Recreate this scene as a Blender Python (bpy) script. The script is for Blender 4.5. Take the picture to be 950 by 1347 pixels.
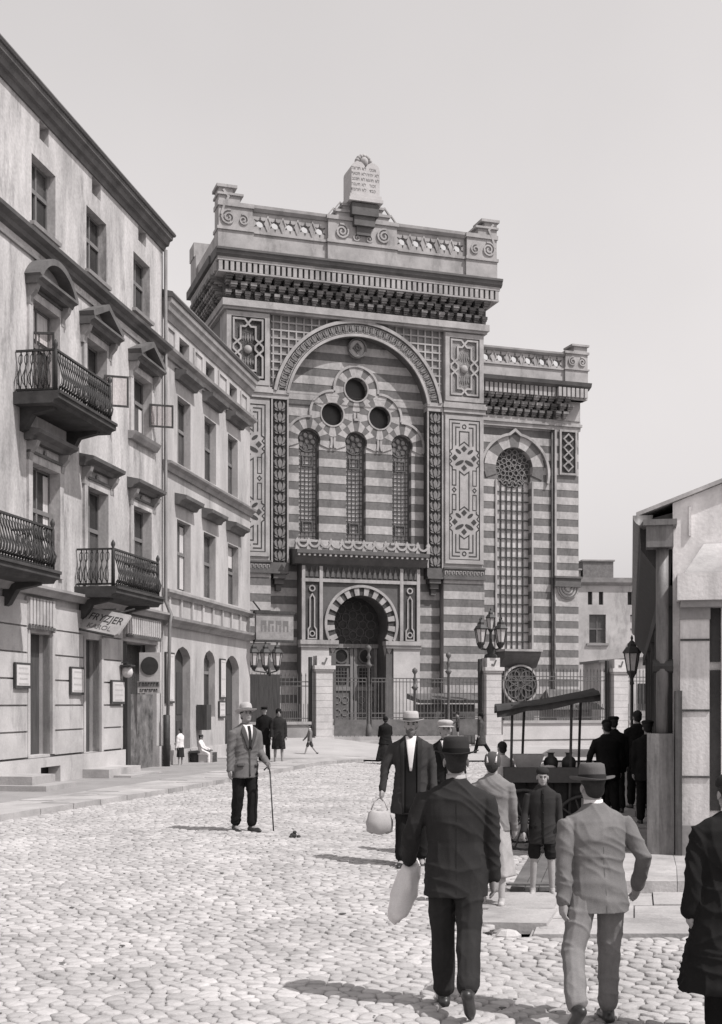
import bpy, bmesh, math, random
from math import sin, cos, pi, radians, atan2, hypot, sqrt
from mathutils import Vector, Matrix, noise
for o in list(bpy.data.objects): bpy.data.objects.remove(o, do_unlink=True)
sc = bpy.context.scene
COL = sc.collection
random.seed(11)
# ------------------------------------------------------------------ camera, sky, sun, exposure
CAM_H = 1.95
cd = bpy.data.cameras.new('camera'); cam = bpy.data.objects.new('camera', cd); COL.objects.link(cam)
cam.location = (0, 0, CAM_H); cam.rotation_euler = (pi/2, 0, 0)
cd.sensor_fit = 'HORIZONTAL'; cd.sensor_width = 36; cd.lens = 36*1650/950
cd.shift_y = 251.5/950; cd.clip_start = .1; cd.clip_end = 3000
sc.camera = cam
SUN_AZ = atan2(-.50, .87)            # direction towards the sun on the ground plane
SUN_EL = radians(55)
w = bpy.data.worlds.new('World'); sc.world = w; w.use_nodes = True
nt = w.node_tree; nt.nodes.clear()
sky = nt.nodes.new('ShaderNodeTexSky'); sky.sky_type = 'NISHITA'; sky.sun_disc = False
sky.sun_elevation = SUN_EL; sky.sun_rotation = pi/2 - SUN_AZ
sky.air_density = 4.6; sky.dust_density = .7; sky.ozone_density = 1.0
sep = nt.nodes.new('ShaderNodeRGBToBW'); comb = nt.nodes.new('ShaderNodeCombineColor')
bg = nt.nodes.new('ShaderNodeBackground'); bg.inputs['Strength'].default_value = .158
wo = nt.nodes.new('ShaderNodeOutputWorld')
hz = nt.nodes.new('ShaderNodeTexNoise'); hz.inputs['Scale'].default_value = 2.6; hz.inputs['Detail'].default_value = 5
hr_ = nt.nodes.new('ShaderNodeMapRange'); hr_.inputs[1].default_value = .3; hr_.inputs[2].default_value = .7; hr_.inputs[3].default_value = .955; hr_.inputs[4].default_value = 1.045
tcw = nt.nodes.new('ShaderNodeTexCoord'); nt.links.new(tcw.outputs['Generated'], hz.inputs['Vector']); nt.links.new(hz.outputs[0], hr_.inputs[0])
hm_ = nt.nodes.new('ShaderNodeMath'); hm_.operation = 'MULTIPLY'; nt.links.new(sep.outputs[0], hm_.inputs[0]); nt.links.new(hr_.outputs[0], hm_.inputs[1])   # thin uneven haze
nt.links.new(sky.outputs[0], sep.inputs[0])      # black-and-white plate: the sky as grey, toned like the print
for i, k in enumerate((1.0, .958, .956)):
    m = nt.nodes.new('ShaderNodeMath'); m.operation = 'MULTIPLY'; m.inputs[1].default_value = k
    nt.links.new(hm_.outputs[0], m.inputs[0]); nt.links.new(m.outputs[0], comb.inputs[i])
nt.links.new(comb.outputs[0], bg.inputs[0]); nt.links.new(bg.outputs[0], wo.inputs[0])
sd = bpy.data.lights.new('sun', 'SUN'); sd.energy = 5.0; sd.angle = radians(.6); sd.color = (1, .975, .965)
sun = bpy.data.objects.new('sun', sd); COL.objects.link(sun)
sv = Vector((cos(SUN_AZ)*cos(SUN_EL), sin(SUN_AZ)*cos(SUN_EL), sin(SUN_EL)))
sun.rotation_euler = sv.to_track_quat('Z', 'Y').to_euler(); sun.location = (30, -20, 40)
sc.view_settings.view_transform = 'Standard'; sc.view_settings.look = 'None'
sc.view_settings.exposure = 0; sc.view_settings.gamma = 1; sc.view_settings.use_curve_mapping = False
sc.render.engine = 'CYCLES'
# ------------------------------------------------------------------ materials
def grey(g, a=1): return (g, g*.968, g*.965, a)
MATS = {}
def mat(name, g, var=.14, scale=1.2, rough=.85, bump=.15, bscale=25, stretch=(1, 1, 1), fine=.08, spec=.25, metal=0, island=0, stain=0):
    if name in MATS: return MATS[name]
    m = bpy.data.materials.new(name); m.use_nodes = True; t = m.node_tree; N = t.nodes; L = t.links
    b = N['Principled BSDF']; b.inputs['Roughness'].default_value = rough
    b.inputs['Specular IOR Level'].default_value = spec; b.inputs['Metallic'].default_value = metal
    geo = N.new('ShaderNodeNewGeometry'); mp = N.new('ShaderNodeMapping'); mp.inputs['Scale'].default_value = stretch
    L.new(geo.outputs['Position'], mp.inputs['Vector'])
    n1 = N.new('ShaderNodeTexNoise'); n1.inputs['Scale'].default_value = scale; n1.inputs['Detail'].default_value = 6; n1.inputs['Roughness'].default_value = .65
    n2 = N.new('ShaderNodeTexNoise'); n2.inputs['Scale'].default_value = bscale; n2.inputs['Detail'].default_value = 3
    L.new(mp.outputs[0], n1.inputs['Vector']); L.new(geo.outputs['Position'], n2.inputs['Vector'])
    r1 = N.new('ShaderNodeMapRange'); r1.inputs[1].default_value = .3; r1.inputs[2].default_value = .7; r1.inputs[3].default_value = 1-var; r1.inputs[4].default_value = 1+var
    r2 = N.new('ShaderNodeMapRange'); r2.inputs[1].default_value = .25; r2.inputs[2].default_value = .75; r2.inputs[3].default_value = 1-fine; r2.inputs[4].default_value = 1+fine
    L.new(n1.outputs[0], r1.inputs[0]); L.new(n2.outputs[0], r2.inputs[0])
    mu = N.new('ShaderNodeMath'); mu.operation = 'MULTIPLY'; L.new(r1.outputs[0], mu.inputs[0]); L.new(r2.outputs[0], mu.inputs[1])
    last = mu
    if island:
        oi = N.new('ShaderNodeObjectInfo'); ad = N.new('ShaderNodeMath'); ad.operation = 'ADD'
        L.new(geo.outputs['Random Per Island'], ad.inputs[0]); L.new(oi.outputs['Random'], ad.inputs[1])
        fr = N.new('ShaderNodeMath'); fr.operation = 'FRACT'; L.new(ad.outputs[0], fr.inputs[0])
        r3 = N.new('ShaderNodeMapRange'); r3.inputs[3].default_value = 1-island; r3.inputs[4].default_value = 1+island
        L.new(fr.outputs[0], r3.inputs[0])
        m3 = N.new('ShaderNodeMath'); m3.operation = 'MULTIPLY'; L.new(mu.outputs[0], m3.inputs[0]); L.new(r3.outputs[0], m3.inputs[1]); last = m3
    if stain:                                              # irregular weather stains, drawn out downwards
        mp2 = N.new('ShaderNodeMapping'); mp2.inputs['Scale'].default_value = (1.3, 1.3, .38); mp2.inputs['Location'].default_value = (3.7, 1.9, .6)
        L.new(geo.outputs['Position'], mp2.inputs['Vector'])
        n4 = N.new('ShaderNodeTexNoise'); n4.inputs['Scale'].default_value = .8; n4.inputs['Detail'].default_value = 9; n4.inputs['Roughness'].default_value = .72
        L.new(mp2.outputs[0], n4.inputs['Vector'])
        r4 = N.new('ShaderNodeMapRange'); r4.inputs[1].default_value = .53; r4.inputs[2].default_value = .60; r4.inputs[3].default_value = 1; r4.inputs[4].default_value = 1-stain
        L.new(n4.outputs[0], r4.inputs[0])
        m4 = N.new('ShaderNodeMath'); m4.operation = 'MULTIPLY'; L.new(last.outputs[0], m4.inputs[0]); L.new(r4.outputs[0], m4.inputs[1]); last = m4
    mx = N.new('ShaderNodeVectorMath'); mx.operation = 'SCALE'; mx.inputs[0].default_value = grey(g)[:3]
    L.new(last.outputs[0], mx.inputs['Scale']); L.new(mx.outputs[0], b.inputs['Base Color'])
    if bump:
        bp = N.new('ShaderNodeBump'); bp.inputs['Strength'].default_value = bump; bp.inputs['Distance'].default_value = .02
        L.new(n2.outputs[0], bp.inputs['Height']); L.new(bp.outputs[0], b.inputs['Normal'])
    MATS[name] = m; return m
STU = mat('stucco_weathered', .38, .36, .9, bump=.12, bscale=14, stretch=(1.6, 1.6, .4), fine=.14, stain=0.30)
STUB = mat('stucco_pale', .36, .26, .6, bump=.12, bscale=14, stretch=(1.5, 1.5, .5), stain=0.22)
RUST = mat('stucco_rusticated', .38, .26, .7, bump=.1, stain=0.22)
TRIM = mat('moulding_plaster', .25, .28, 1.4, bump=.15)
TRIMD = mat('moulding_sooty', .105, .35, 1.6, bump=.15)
ROOFM = mat('sheet_metal_roof', .11, .25, 1.0, rough=.55)
BLT = mat('brick_light', .35, .22, .9, bump=.25, bscale=7, stretch=(1.2, 1.2, .35), fine=.16, stain=0.20)
BDK = mat('brick_dark', .135, .22, .9, bump=.25, bscale=7, stretch=(1.2, 1.2, .35), fine=.16, stain=0.20)
STONE = mat('carved_stone', .32, .24, 1.2, bump=.15, stain=0.22)
STONED = mat('carved_stone_dark', .105, .25, 1.5, bump=.2)
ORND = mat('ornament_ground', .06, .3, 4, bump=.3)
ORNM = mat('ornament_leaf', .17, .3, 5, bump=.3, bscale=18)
HOLLOW = mat('inlay_dark', .05, .2, 3)  # flat dark for hollows and for the shade in panel grooves
GLASS = mat('window_glass', .025, .5, .9, rough=.12, bump=.02, bscale=1.5, spec=.5)
GLASSL = mat('leaded_glass', .34, .35, 1.4, rough=.3, bump=.1, bscale=3, spec=.5)
CURT = mat('curtain', .46, .25, 4, stretch=(5, 5, .4))
WOODD = mat('wood_dark', .05, .35, 3, stretch=(6, 6, .5), bump=.2)
WOODM = mat('wood_brown', .06, .35, 3, stretch=(6, 6, .5), bump=.2)
FRAMEW = mat('window_frame_paint', .15, .2, 2)
IRON = mat('wrought_iron', .035, .3, 5, rough=.6, spec=.35)
IRONG = mat('painted_iron', .10, .3, 5, rough=.6)
SIGNP = mat('sign_panel', .46, .15, 2, rough=.7)
SIGNG = mat('sign_panel_grey', .31, .18, 2, rough=.7)
INK = mat('sign_lettering', .05, .2, 5)
COB = mat('cobblestone', .345, .20, .8, bump=.35, bscale=30, island=.17)
SAND = mat('street_bed_sand', .30, .2, 2.2, bump=.5, bscale=40)
ASPH = mat('pavement_asphalt', .25, .16, .9, bump=.35, bscale=40, stain=0.14)
SLAB = mat('granite_slab', .33, .22, 1.3, bump=.25, bscale=30, island=.1, stain=0.16)
EARTH = mat('ground_earth', .27, .2, .4, bump=.4, bscale=12)
PLAS = mat('plaster_white', .40, .24, .6, bump=.1, stain=0.22)
BOARD = mat('timber_grey', .07, .4, 2.5, stretch=(7, 7, .35), bump=.35, bscale=9, island=.25)
POSTW = mat('whitewashed_timber', .52, .25, 1.6, stretch=(4, 4, .5), bump=.2, stain=0.30)
ZINC = mat('zinc_pipe', .15, .35, 3, rough=.5, stretch=(4, 4, .6))
CANV = mat('dark_canvas', .035, .4, 6, bump=.5, bscale=14)
BRK = mat('brick_chimney', .16, .3, 4, bump=.4, bscale=9)
# ------------------------------------------------------------------ mesh helpers; coordinates (a along, o outwards, z up)
class MB:
    def __init__(s): s.v = []; s.f = []
    def add(s, vs, fs):
        k = len(s.v); s.v += [tuple(p) for p in vs]; s.f += [tuple(i+k for i in f) for f in fs]; return s
    def box(s, a0, a1, o0, o1, z0, z1):
        return s.add([(a0,o0,z0),(a1,o0,z0),(a1,o1,z0),(a0,o1,z0),(a0,o0,z1),(a1,o0,z1),(a1,o1,z1),(a0,o1,z1)],
                     [(0,1,2,3),(7,6,5,4),(4,5,1,0),(5,6,2,1),(6,7,3,2),(7,4,0,3)])
    def poly(s, pts, o0, o1, back=False):
        n = len(pts); vs = [(a, o1, z) for a, z in pts]+[(a, o0, z) for a, z in pts]
        fs = [tuple(range(n))]+[(i, (i+1) % n, n+(i+1) % n, n+i) for i in range(n)]
        if back: fs.append(tuple(range(2*n-1, n-1, -1)))
        return s.add(vs, fs)
    def slabpoly(s, pts, z0, z1):                       # horizontal polygon (a,o)
        n = len(pts); vs = [(a, o, z1) for a, o in pts]+[(a, o, z0) for a, o in pts]
        return s.add(vs, [tuple(range(n)), tuple(range(2*n-1, n-1, -1))]+[(i, (i+1) % n, n+(i+1) % n, n+i) for i in range(n)])
    def profile(s, prof, a0, a1, r0=0, r1=0):            # moulding (o,z) swept along a; r: extra return at the ends (mitre = o)
        n = len(prof)
        vs = [(a0-o*r0, o, z) for o, z in prof]+[(a1+o*r1, o, z) for o, z in prof]
        return s.add(vs, [tuple(range(n)), tuple(range(2*n-1, n-1, -1))]+[(i, (i+1) % n, n+(i+1) % n, n+i) for i in range(n)])
    def ribbon(s, pts, wd, o0, o1, closed=False):
        n = len(pts); L = []; R = []
        for i in range(n):
            p = Vector(pts[i])
            a = Vector(pts[i-1]) if (i or closed) else None
            b = Vector(pts[(i+1) % n]) if (i < n-1 or closed) else None
            d1 = (p-a).normalized() if a is not None else None
            d2 = (b-p).normalized() if b is not None else None
            if d1 is None: d1 = d2
            if d2 is None: d2 = d1
            n1 = Vector((-d1.y, d1.x)); n2 = Vector((-d2.y, d2.x)); m = n1+n2
            if m.length < 1e-4: m = n1
            m.normalize(); k = wd/2/max(.4, m.dot(n1))
            L.append(p+m*k); R.append(p-m*k)
        vs = []
        for i in range(n):
            vs += [(L[i].x, o1, L[i].y), (R[i].x, o1, R[i].y), (R[i].x, o0, R[i].y), (L[i].x, o0, L[i].y)]
        fs = []
        for i in range(n if closed else n-1):
            a = 4*i; b = 4*((i+1) % n)
            fs += [(a, a+1, b+1, b), (a+1, a+2, b+2, b+1), (a+3, a, b, b+3)]
        if not closed: fs += [(0, 3, 2, 1), (4*n-4, 4*n-3, 4*n-2, 4*n-1)]
        return s.add(vs, fs)
    def tube(s, pts, r, n=6, cap=True):
        pts = [Vector(p) for p in pts]; m = len(pts); R = r if isinstance(r, (list, tuple)) else [r]*m
        vs = []; up = None
        for i, p in enumerate(pts):
            d = (pts[min(i+1, m-1)]-pts[max(i-1, 0)]).normalized()
            if up is None: up = Vector((0, 0, 1)) if abs(d.z) < .9 else Vector((1, 0, 0))
            x = d.cross(up).normalized(); y = x.cross(d).normalized(); up = y
            for k in range(n):
                t = 2*pi*k/n; vs.append(p+x*cos(t)*R[i]+y*sin(t)*R[i])
        fs = [(i*n+k, i*n+(k+1) % n, (i+1)*n+(k+1) % n, (i+1)*n+k) for i in range(m-1) for k in range(n)]
        if cap: fs += [tuple(range(n-1, -1, -1)), tuple(range((m-1)*n, m*n))]
        return s.add(vs, fs)
    def lathe(s, c, prof, n=16, cap=True):
        vs = []; 
        for r, z in prof:
            for k in range(n): t = 2*pi*k/n; vs.append((c[0]+r*cos(t), c[1]+r*sin(t), c[2]+z))
        m = len(prof)
        fs = [(i*n+k, i*n+(k+1) % n, (i+1)*n+(k+1) % n, (i+1)*n+k) for i in range(m-1) for k in range(n)]
        if cap: fs += [tuple(range(n-1, -1, -1)), tuple(range((m-1)*n, m*n))]
        return s.add(vs, fs)
    def ball(s, c, rx, ry, rz, n=10, m=6):
        vs = [(c[0], c[1], c[2]-rz)]
        for j in range(1, m):
            ph = -pi/2+pi*j/m
            for k in range(n): t = 2*pi*k/n; vs.append((c[0]+rx*cos(ph)*cos(t), c[1]+ry*cos(ph)*sin(t), c[2]+rz*sin(ph)))
        vs.append((c[0], c[1], c[2]+rz)); e = len(vs)-1
        fs = [(0, 1+(k+1) % n, 1+k) for k in range(n)]+[(e, e-n+k, e-n+(k+1) % n) for k in range(n)]
        fs += [(1+j*n+k, 1+j*n+(k+1) % n, 1+(j+1)*n+(k+1) % n, 1+(j+1)*n+k) for j in range(m-2) for k in range(n)]
        return s.add(vs, fs)
    def mesh(s, name, smooth=False, flip=True):
        me = bpy.data.meshes.new(name)
        me.from_pydata([(a, -o, z) for a, o, z in s.v] if flip else s.v, [], s.f)
        if smooth: me.polygons.foreach_set('use_smooth', [True]*len(me.polygons))
        me.update(); return me
    def build(s, name, mt, parent=None, smooth=False, loc=None, flip=True):
        return put(name, s.mesh(name, smooth, flip), mt, parent, loc)
def put(name, me, mt=None, parent=None, loc=None, rz=0):
    o = bpy.data.objects.new(name, me); COL.objects.link(o)
    if mt is not None and not me.materials: me.materials.append(mt)
    if parent is not None: o.parent = parent
    if loc is not None: o.location = loc
    if rz: o.rotation_euler = (0, 0, rz)
    return o
def tag(o, label, cat, group=None, kind=None):
    if label: o['label'] = label
    if cat: o['category'] = cat
    if group: o['group'] = group
    if kind: o['kind'] = kind
    return o
def thing(name, label, cat, loc=(0, 0, 0), rz=0, group=None):
    o = bpy.data.objects.new(name, None); COL.objects.link(o); o.location = loc; o.rotation_euler = (0, 0, rz)
    o.empty_display_size = .2
    return tag(o, label, cat, group)
def struct(o): o['kind'] = 'structure'; return o
def stuff(o): o['kind'] = 'stuff'; return o
def rect_open(a0, a1, z0, z1): return dict(z0=z0, z1=z1, f=lambda z: (a0, a1), c=(a0+a1)/2)
def arch_open(a0, a1, z0, zs, rise):
    c = (a0+a1)/2; h = (a1-a0)/2; R = (h*h+rise*rise)/(2*rise); zc = zs+rise-R
    def f(z):
        if z <= zs: return (a0, a1)
        q = R*R-(z-zc)**2; q = sqrt(q) if q > 0 else 0
        return (c-q, c+q)
    return dict(z0=z0, z1=zs+rise, f=f, c=c, zs=zs)
def horse_open(c, hw, z0, zc, R):
    zj = zc-sqrt(max(0, R*R-hw*hw))
    def f(z):
        if z <= zj: return (c-hw, c+hw)
        q = R*R-(z-zc)**2; q = sqrt(q) if q > 0 else 0
        return (c-q, c+q)
    return dict(z0=z0, z1=zc+R, f=f, c=c, zs=zj)
def circ_open(c, zc, R):
    def f(z):
        q = R*R-(z-zc)**2; q = sqrt(q) if q > 0 else 0
        return (c-q, c+q)
    return dict(z0=zc-R, z1=zc+R, f=f, c=c, zs=zc-R)
def wall_rows(rows, a0, a1, opens, out, depth, step=.09, alo=None, ahi=None):
    """rows: list of (z0,z1). returns {(row, span): MB} of front faces and reveals"""
    res = {}
    for ri, (r0, r1) in enumerate(rows):
        zs = {r0, r1}
        for op in opens:
            for z in (op['z0'], op['z1']):
                if r0 < z < r1: zs.add(z)
            if 'zs' in op and op['z1'] > r0 and op['zs'] < r1:
                lo = max(r0, op['zs']); hi = min(r1, op['z1']); n = max(1, int((hi-lo)/step+.5))
                for k in range(n+1): zs.add(lo+(hi-lo)*k/n)
        zs = sorted(zs)
        for zl, zh in zip(zs, zs[1:]):
            if zh-zl < 1e-5: continue
            zm = (zl+zh)/2
            L0 = alo(zl) if alo else a0; L1 = alo(zh) if alo else a0
            H0 = ahi(zl) if ahi else a1; H1 = ahi(zh) if ahi else a1
            act = sorted([(op['c'], i) for i, op in enumerate(opens) if op['z0'] < zm < op['z1']])
            cur0, cur1 = L0, L1; span = 0; firstedge = False
            order = sorted(range(len(opens)), key=lambda i: opens[i]['c'])
            edges = []
            for c, i in act:
                f = opens[i]['f']; p = f(zl); q = f(zh); edges.append((p, q, order.index(i)))
            for p, q, oi in edges+[((H0, None), (H1, None), None)]:
                mb = res.setdefault((ri, span), MB())
                b0, b1 = p[0], q[0]
                if b0-cur0 > 1e-4 or b1-cur1 > 1e-4:
                    mb.add([(cur0, out, zl), (b0, out, zl), (b1, out, zh), (cur1, out, zh)], [(0, 1, 2, 3)])
                    if firstedge: mb.add([(cur0, out, zl), (cur1, out, zh), (cur1, out-depth, zh), (cur0, out-depth, zl)], [(0, 1, 2, 3)])
                    if oi is not None: mb.add([(b0, out, zl), (b0, out-depth, zl), (b1, out-depth, zh), (b1, out, zh)], [(0, 1, 2, 3)])
                if oi is not None:
                    cur0, cur1 = p[1], q[1]; span = oi+1; firstedge = True
        for op in opens:      # sill and flat head reveals
            for z in (op['z0'], op['z1']):
                if r0 <= z < r1 or (ri == len(rows)-1 and z == r1):
                    a, b = op['f'](z)
                    if b-a > .02:
                        res.setdefault((ri, 0), MB()).add([(a, out, z), (b, out, z), (b, out-depth, z), (a, out-depth, z)], [(0, 1, 2, 3)])
    return {k: m for k, m in res.items() if m.f}
def arc(c, zc, R, t0, t1, n): return [(c+R*cos(t0+(t1-t0)*k/n), zc+R*sin(t0+(t1-t0)*k/n)) for k in range(n+1)]
def clip(poly, n, d):                                    # keep points with n.p <= d
    out = []
    for i in range(len(poly)):
        p = poly[i]; q = poly[(i+1) % len(poly)]
        sp = n[0]*p[0]+n[1]*p[1]-d; sq = n[0]*q[0]+n[1]*q[1]-d
        if sp <= 0: out.append(p)
        if (sp < 0 < sq) or (sq < 0 < sp):
            t = sp/(sp-sq); out.append((p[0]+(q[0]-p[0])*t, p[1]+(q[1]-p[1])*t))
    return out
def text_mesh(txt, size, name='lettering', ex=.006):
    cu = bpy.data.curves.new(name, 'FONT'); cu.body = txt; cu.size = size; cu.extrude = ex; cu.align_x = 'CENTER'; cu.align_y = 'CENTER'
    ob = bpy.data.objects.new(name, cu); COL.objects.link(ob)
    me = bpy.data.meshes.new_from_object(ob.evaluated_get(bpy.context.evaluated_depsgraph_get()))
    bpy.data.objects.remove(ob); bpy.data.curves.remove(cu); me.name = name; return me
def wall_text(txt, size, a, o, z, parent, mt=None, tilt=0, sx=1):
    me = text_mesh(txt, size); ob = put('lettering', me, mt or INK, parent)
    ob.rotation_euler = (pi/2, tilt, 0); ob.location = (a, -o, z); ob.scale = (sx, 1, 1); return ob
# ------------------------------------------------------------------ ground, street, pavements
def ss(t): t = max(0., min(1., t)); return t*t*(3-2*t)
def zg(x, y):
    z = -.10*ss((x-.4)/1.0)*ss((10.2-y)/1.6)
    z += .08*ss((1.2-x)/3)*ss((y-9)/7)
    z += .36*ss((y-41)/11)*ss((3.0-x)/5)
    return z
def sheet(x0, x1, y0, y1, n, m, f):
    mb = MB()
    for j in range(m+1):
        for i in range(n+1):
            x = x0+(x1-x0)*i/n; y = y0+(y1-y0)*j/m; mb.v.append((x, y, f(x, y)))
    mb.f = [(j*(n+1)+i, j*(n+1)+i+1, (j+1)*(n+1)+i+1, (j+1)*(n+1)+i) for j in range(m) for i in range(n)]
    return mb
g = MB(); g.add([(-1500, -300, -.34), (1500, -300, -.34), (1500, 2200, -.34), (-1500, 2200, -.34)], [(0, 1, 2, 3)])
struct(g.build('ground', EARTH, flip=False))
KERB = [(-9.6, 5), (-7.9, 12), (-5.75, 20.1), (-4.05, 26), (-2.75, 31.5), (-1.35, 38), (.4, 42.3), (3.0, 44.8), (12.0, 47.5)]
def kx(y):                                                # x of the left kerb at y
    for (xa, ya), (xb, yb) in zip(KERB, KERB[1:]):
        if y <= yb: return xa+(xb-xa)*(y-ya)/(yb-ya)
    return 99
def rx(y): return 5.2 if y < 10.45 else .95+.2153*(y-9.8)    # right edge of the carriageway
street = sheet(-11, 12, 4, 48, 46, 88, lambda x, y: zg(x, y)-.018 if x < rx(y)+.06 else zg(x, y)-.30)
street = struct(street.build('street', SAND, flip=False))
# fieldstone setts: jittered cells, each a low dome
def voronoi_stones():
    pts = {}; d = .132; dy = .106
    j = 0; y = 5.6
    while y < 46.5:
        i0 = int((-.335*y-2.0)/d)-1; i1 = int((.30*y+2.2)/d)+1
        for i in range(i0, i1):
            x = (i+(.5 if j % 2 else 0))*d
            pts[(i, j)] = (x+random.uniform(-.36, .36)*d, y+random.uniform(-.34, .34)*dy)
        y += dy; j += 1
    out = []
    for (i, j), p in pts.items():
        if not (kx(p[1])+.1 < p[0] < rx(p[1])-.08): continue
        poly = [(p[0]+a*.2, p[1]+b*.2) for a, b in ((-1, -1), (1, -1), (1, 1), (-1, 1))]
        for dj in (-2, -1, 0, 1, 2):
            for di in (-2, -1, 0, 1, 2):
                q = pts.get((i+di, j+dj))
                if q is None or (di == 0 and dj == 0): continue
                n = (q[0]-p[0], q[1]-p[1]); l = hypot(*n)
                if l > .34: continue
                poly = clip(poly, n, n[0]*(p[0]+q[0])/2+n[1]*(p[1]+q[1])/2)
                if len(poly) < 3: break
            if len(poly) < 3: break
        if len(poly) >= 4: out.append((p, poly))
    return out
def stone(mb, p, poly):
    cx = sum(q[0] for q in poly)/len(poly); cy = sum(q[1] for q in poly)/len(poly); n = len(poly)
    # chamfer the corners so that a stone reads as rounded
    pp = []
    for i in range(n):
        a = poly[i]; b = poly[(i+1) % n]
        if hypot(a[0]-b[0], a[1]-b[1]) > .035: pp += [(a[0]*.72+b[0]*.28, a[1]*.72+b[1]*.28), (a[0]*.28+b[0]*.72, a[1]*.28+b[1]*.72)]
        else: pp.append(((a[0]+b[0])/2, (a[1]+b[1])/2))
    n = len(pp); h = random.uniform(-.006, .006); z0 = zg(cx, cy); tx = random.uniform(-.07, .07); ty = random.uniform(-.07, .07)
    base = len(mb.v); gap = random.uniform(.935, .985)
    for k, (sc_, zz) in enumerate(((gap, -.03), (gap*.96, -.002+h*.8), (gap*.74, .003+h))):
        for q in pp:
            x = cx+(q[0]-cx)*sc_; y = cy+(q[1]-cy)*sc_
            mb.v.append((x, y, z0+zz+((x-cx)*tx+(y-cy)*ty if k else 0)))
    mb.v.append((cx, cy, z0+.005+h))
    for k in range(2):
        for i in range(n): mb.f.append((base+k*n+i, base+k*n+(i+1) % n, base+(k+1)*n+(i+1) % n, base+(k+1)*n+i))
    for i in range(n): mb.f.append((base+2*n+i, base+2*n+(i+1) % n, base+3*n))
cells = voronoi_stones()
def shown(c):
    x, y = c[0]; return y > 7.65 and abs(x) < .287*y
near = sorted([c for c in cells if shown(c)], key=lambda c: c[0][1])[:300]; ns = set(id(c) for c in near)
for c in near:
    m_ = MB(); stone(m_, *c); m_.build('cobblestone', COB, street, smooth=True, flip=False)
rest = MB()
for c in cells:
    if id(c) not in ns: stone(rest, *c)
stuff(rest.build('cobblestones', COB, street, smooth=True, flip=False))
lt = MB()
for k in range(110):                                       # straw, dung crumbs and dirt spots, too small to pick apart
    y = 7.5+34*random.random()**1.6; x = random.uniform(max(kx(y)+.1, -.3*y), min(rx(y)-.1, .2*y)); r = random.uniform(.005, .016)
    lt.ball((x, y, zg(x, y)+.012), r*random.uniform(.7, 2.2), r, r*.5, 6, 4)
stuff(lt.build('street_litter', mat('litter', .10, .5, 6), street, flip=False))
# left pavement with its wide kerb of slabs
def strip_poly(xl, xr, y0, y1, n, f, name, mt, z):
    mb = MB()
    for k in range(n+1):
        y = y0+(y1-y0)*k/n; mb.v += [(xl(y), y, z+zg(xl(y), y)*f), (xr(y), y, z+zg(xr(y), y)*f)]
    mb.f = [(2*k, 2*k+1, 2*k+3, 2*k+2) for k in range(n)]
    return struct(mb.build(name, mt, flip=False))
def wallx(y): return -12.3+.1788*y
pav = MB(); n = 90
for k in range(n+1):
    y = 4+37.6*k/n
    xr = min(kx(y)-.02, 12)
    for t in range(6):
        x = wallx(y)-.6+(xr-wallx(y)+.6)*t/5; pav.v.append((x, y, zg(x, y)+(.04+.02*(t/5))))
pav.f = [(6*k+t, 6*k+t+1, 6*k+t+7, 6*k+t+6) for k in range(n) for t in range(5)]
pav = struct(pav.build('pavement', ASPH, flip=False))
for row in range(2):                                       # granite kerb slabs along the gutter
    s = 0; y = 9.0
    while y < 43.2:
        L = random.uniform(.75, 1.25); y2 = y+L; wd = .62+.18*row
        o0 = 0 if row == 0 else -.645; dx = lambda yy: kx(yy)+o0
        g_ = .012; z = .085+random.uniform(-.006, .006)-(.012 if row else 0)
        pts = [(dx(y+g_), y+g_), (dx(y2-g_), y2-g_), (dx(y2-g_)-wd, y2-g_+.15), (dx(y+g_)-wd, y+g_+.15)]
        m_ = MB(); vs = [(x, yy, zg(x, yy)+z) for x, yy in pts]+[(x, yy, zg(x, yy)-.08) for x, yy in pts]
        m_.add(vs, [(0, 1, 2, 3), (4, 5, 1, 0), (5, 6, 2, 1), (6, 7, 3, 2), (7, 4, 0, 3)])
        m_.build('kerb_slab', SLAB, pav, flip=False); y = y2
# forecourt in front of the fence
fc = sheet(-10, 30, 41.5, 70, 40, 30, lambda x, y: zg(x, y)+.055)
struct(fc.build('forecourt', mat('forecourt_gravel', .34, .12, .7, bump=.4, bscale=18), flip=False))
# right pavement: slabs, gutter bridge, raised step
rp = MB()
pts = [(1.43, 10.65), (1.28+.2153*34, 44), (30, 44), (30, 10.65)]
rp.slabpoly(pts, -.32, -.035)
rp = struct(rp.build('side_pavement', EARTH, flip=False))
y = 10.6; r_ = 0
while y < 27:
    L = random.uniform(.7, .95) if y < 13 else random.uniform(.9, 1.2); x0 = 1.30+.2153*(y-9.9); x = x0
    while x < x0+3.4+.1*(y-10):
        W = random.uniform(.6, 1.1); sh = .2153*L; gg = .007; z = random.uniform(-.01, .01)
        m_ = MB(); q = [(x+gg, y+gg), (x+W-gg, y+gg), (x+W-gg+sh, y+L-gg), (x+gg+sh, y+L-gg)]
        m_.slabpoly(q, -.3, z); m_.build('paving_slab', SLAB, rp, flip=False); x += W
    y += L; r_ += 1
for (x0, x1, y0, y1, z1) in ((1.0, 1.62, 11.0, 11.75, .03), (.98, 1.8, 11.78, 12.75, .03)):
    m_ = MB(); m_.slabpoly([(x0, y0), (x1, y0-.05), (x1+.22, y1), (x0+.2, y1)], z1-.10, z1)
    m_.build('gutter_bridge_slab', SLAB, rp, flip=False)
for k in range(26):                                        # rubble at the mouth of the gutter
    m_ = MB(); c = (.98+random.uniform(0, .8), 10.5+random.uniform(0, .8)); rr = random.uniform(.05, .11)
    m_.ball((c[0], c[1], -.15+random.uniform(0, .10)), rr*1.3, rr, rr*.8, 7, 5); m_.build('rubble_stone', COB, rp, flip=False)
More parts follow.
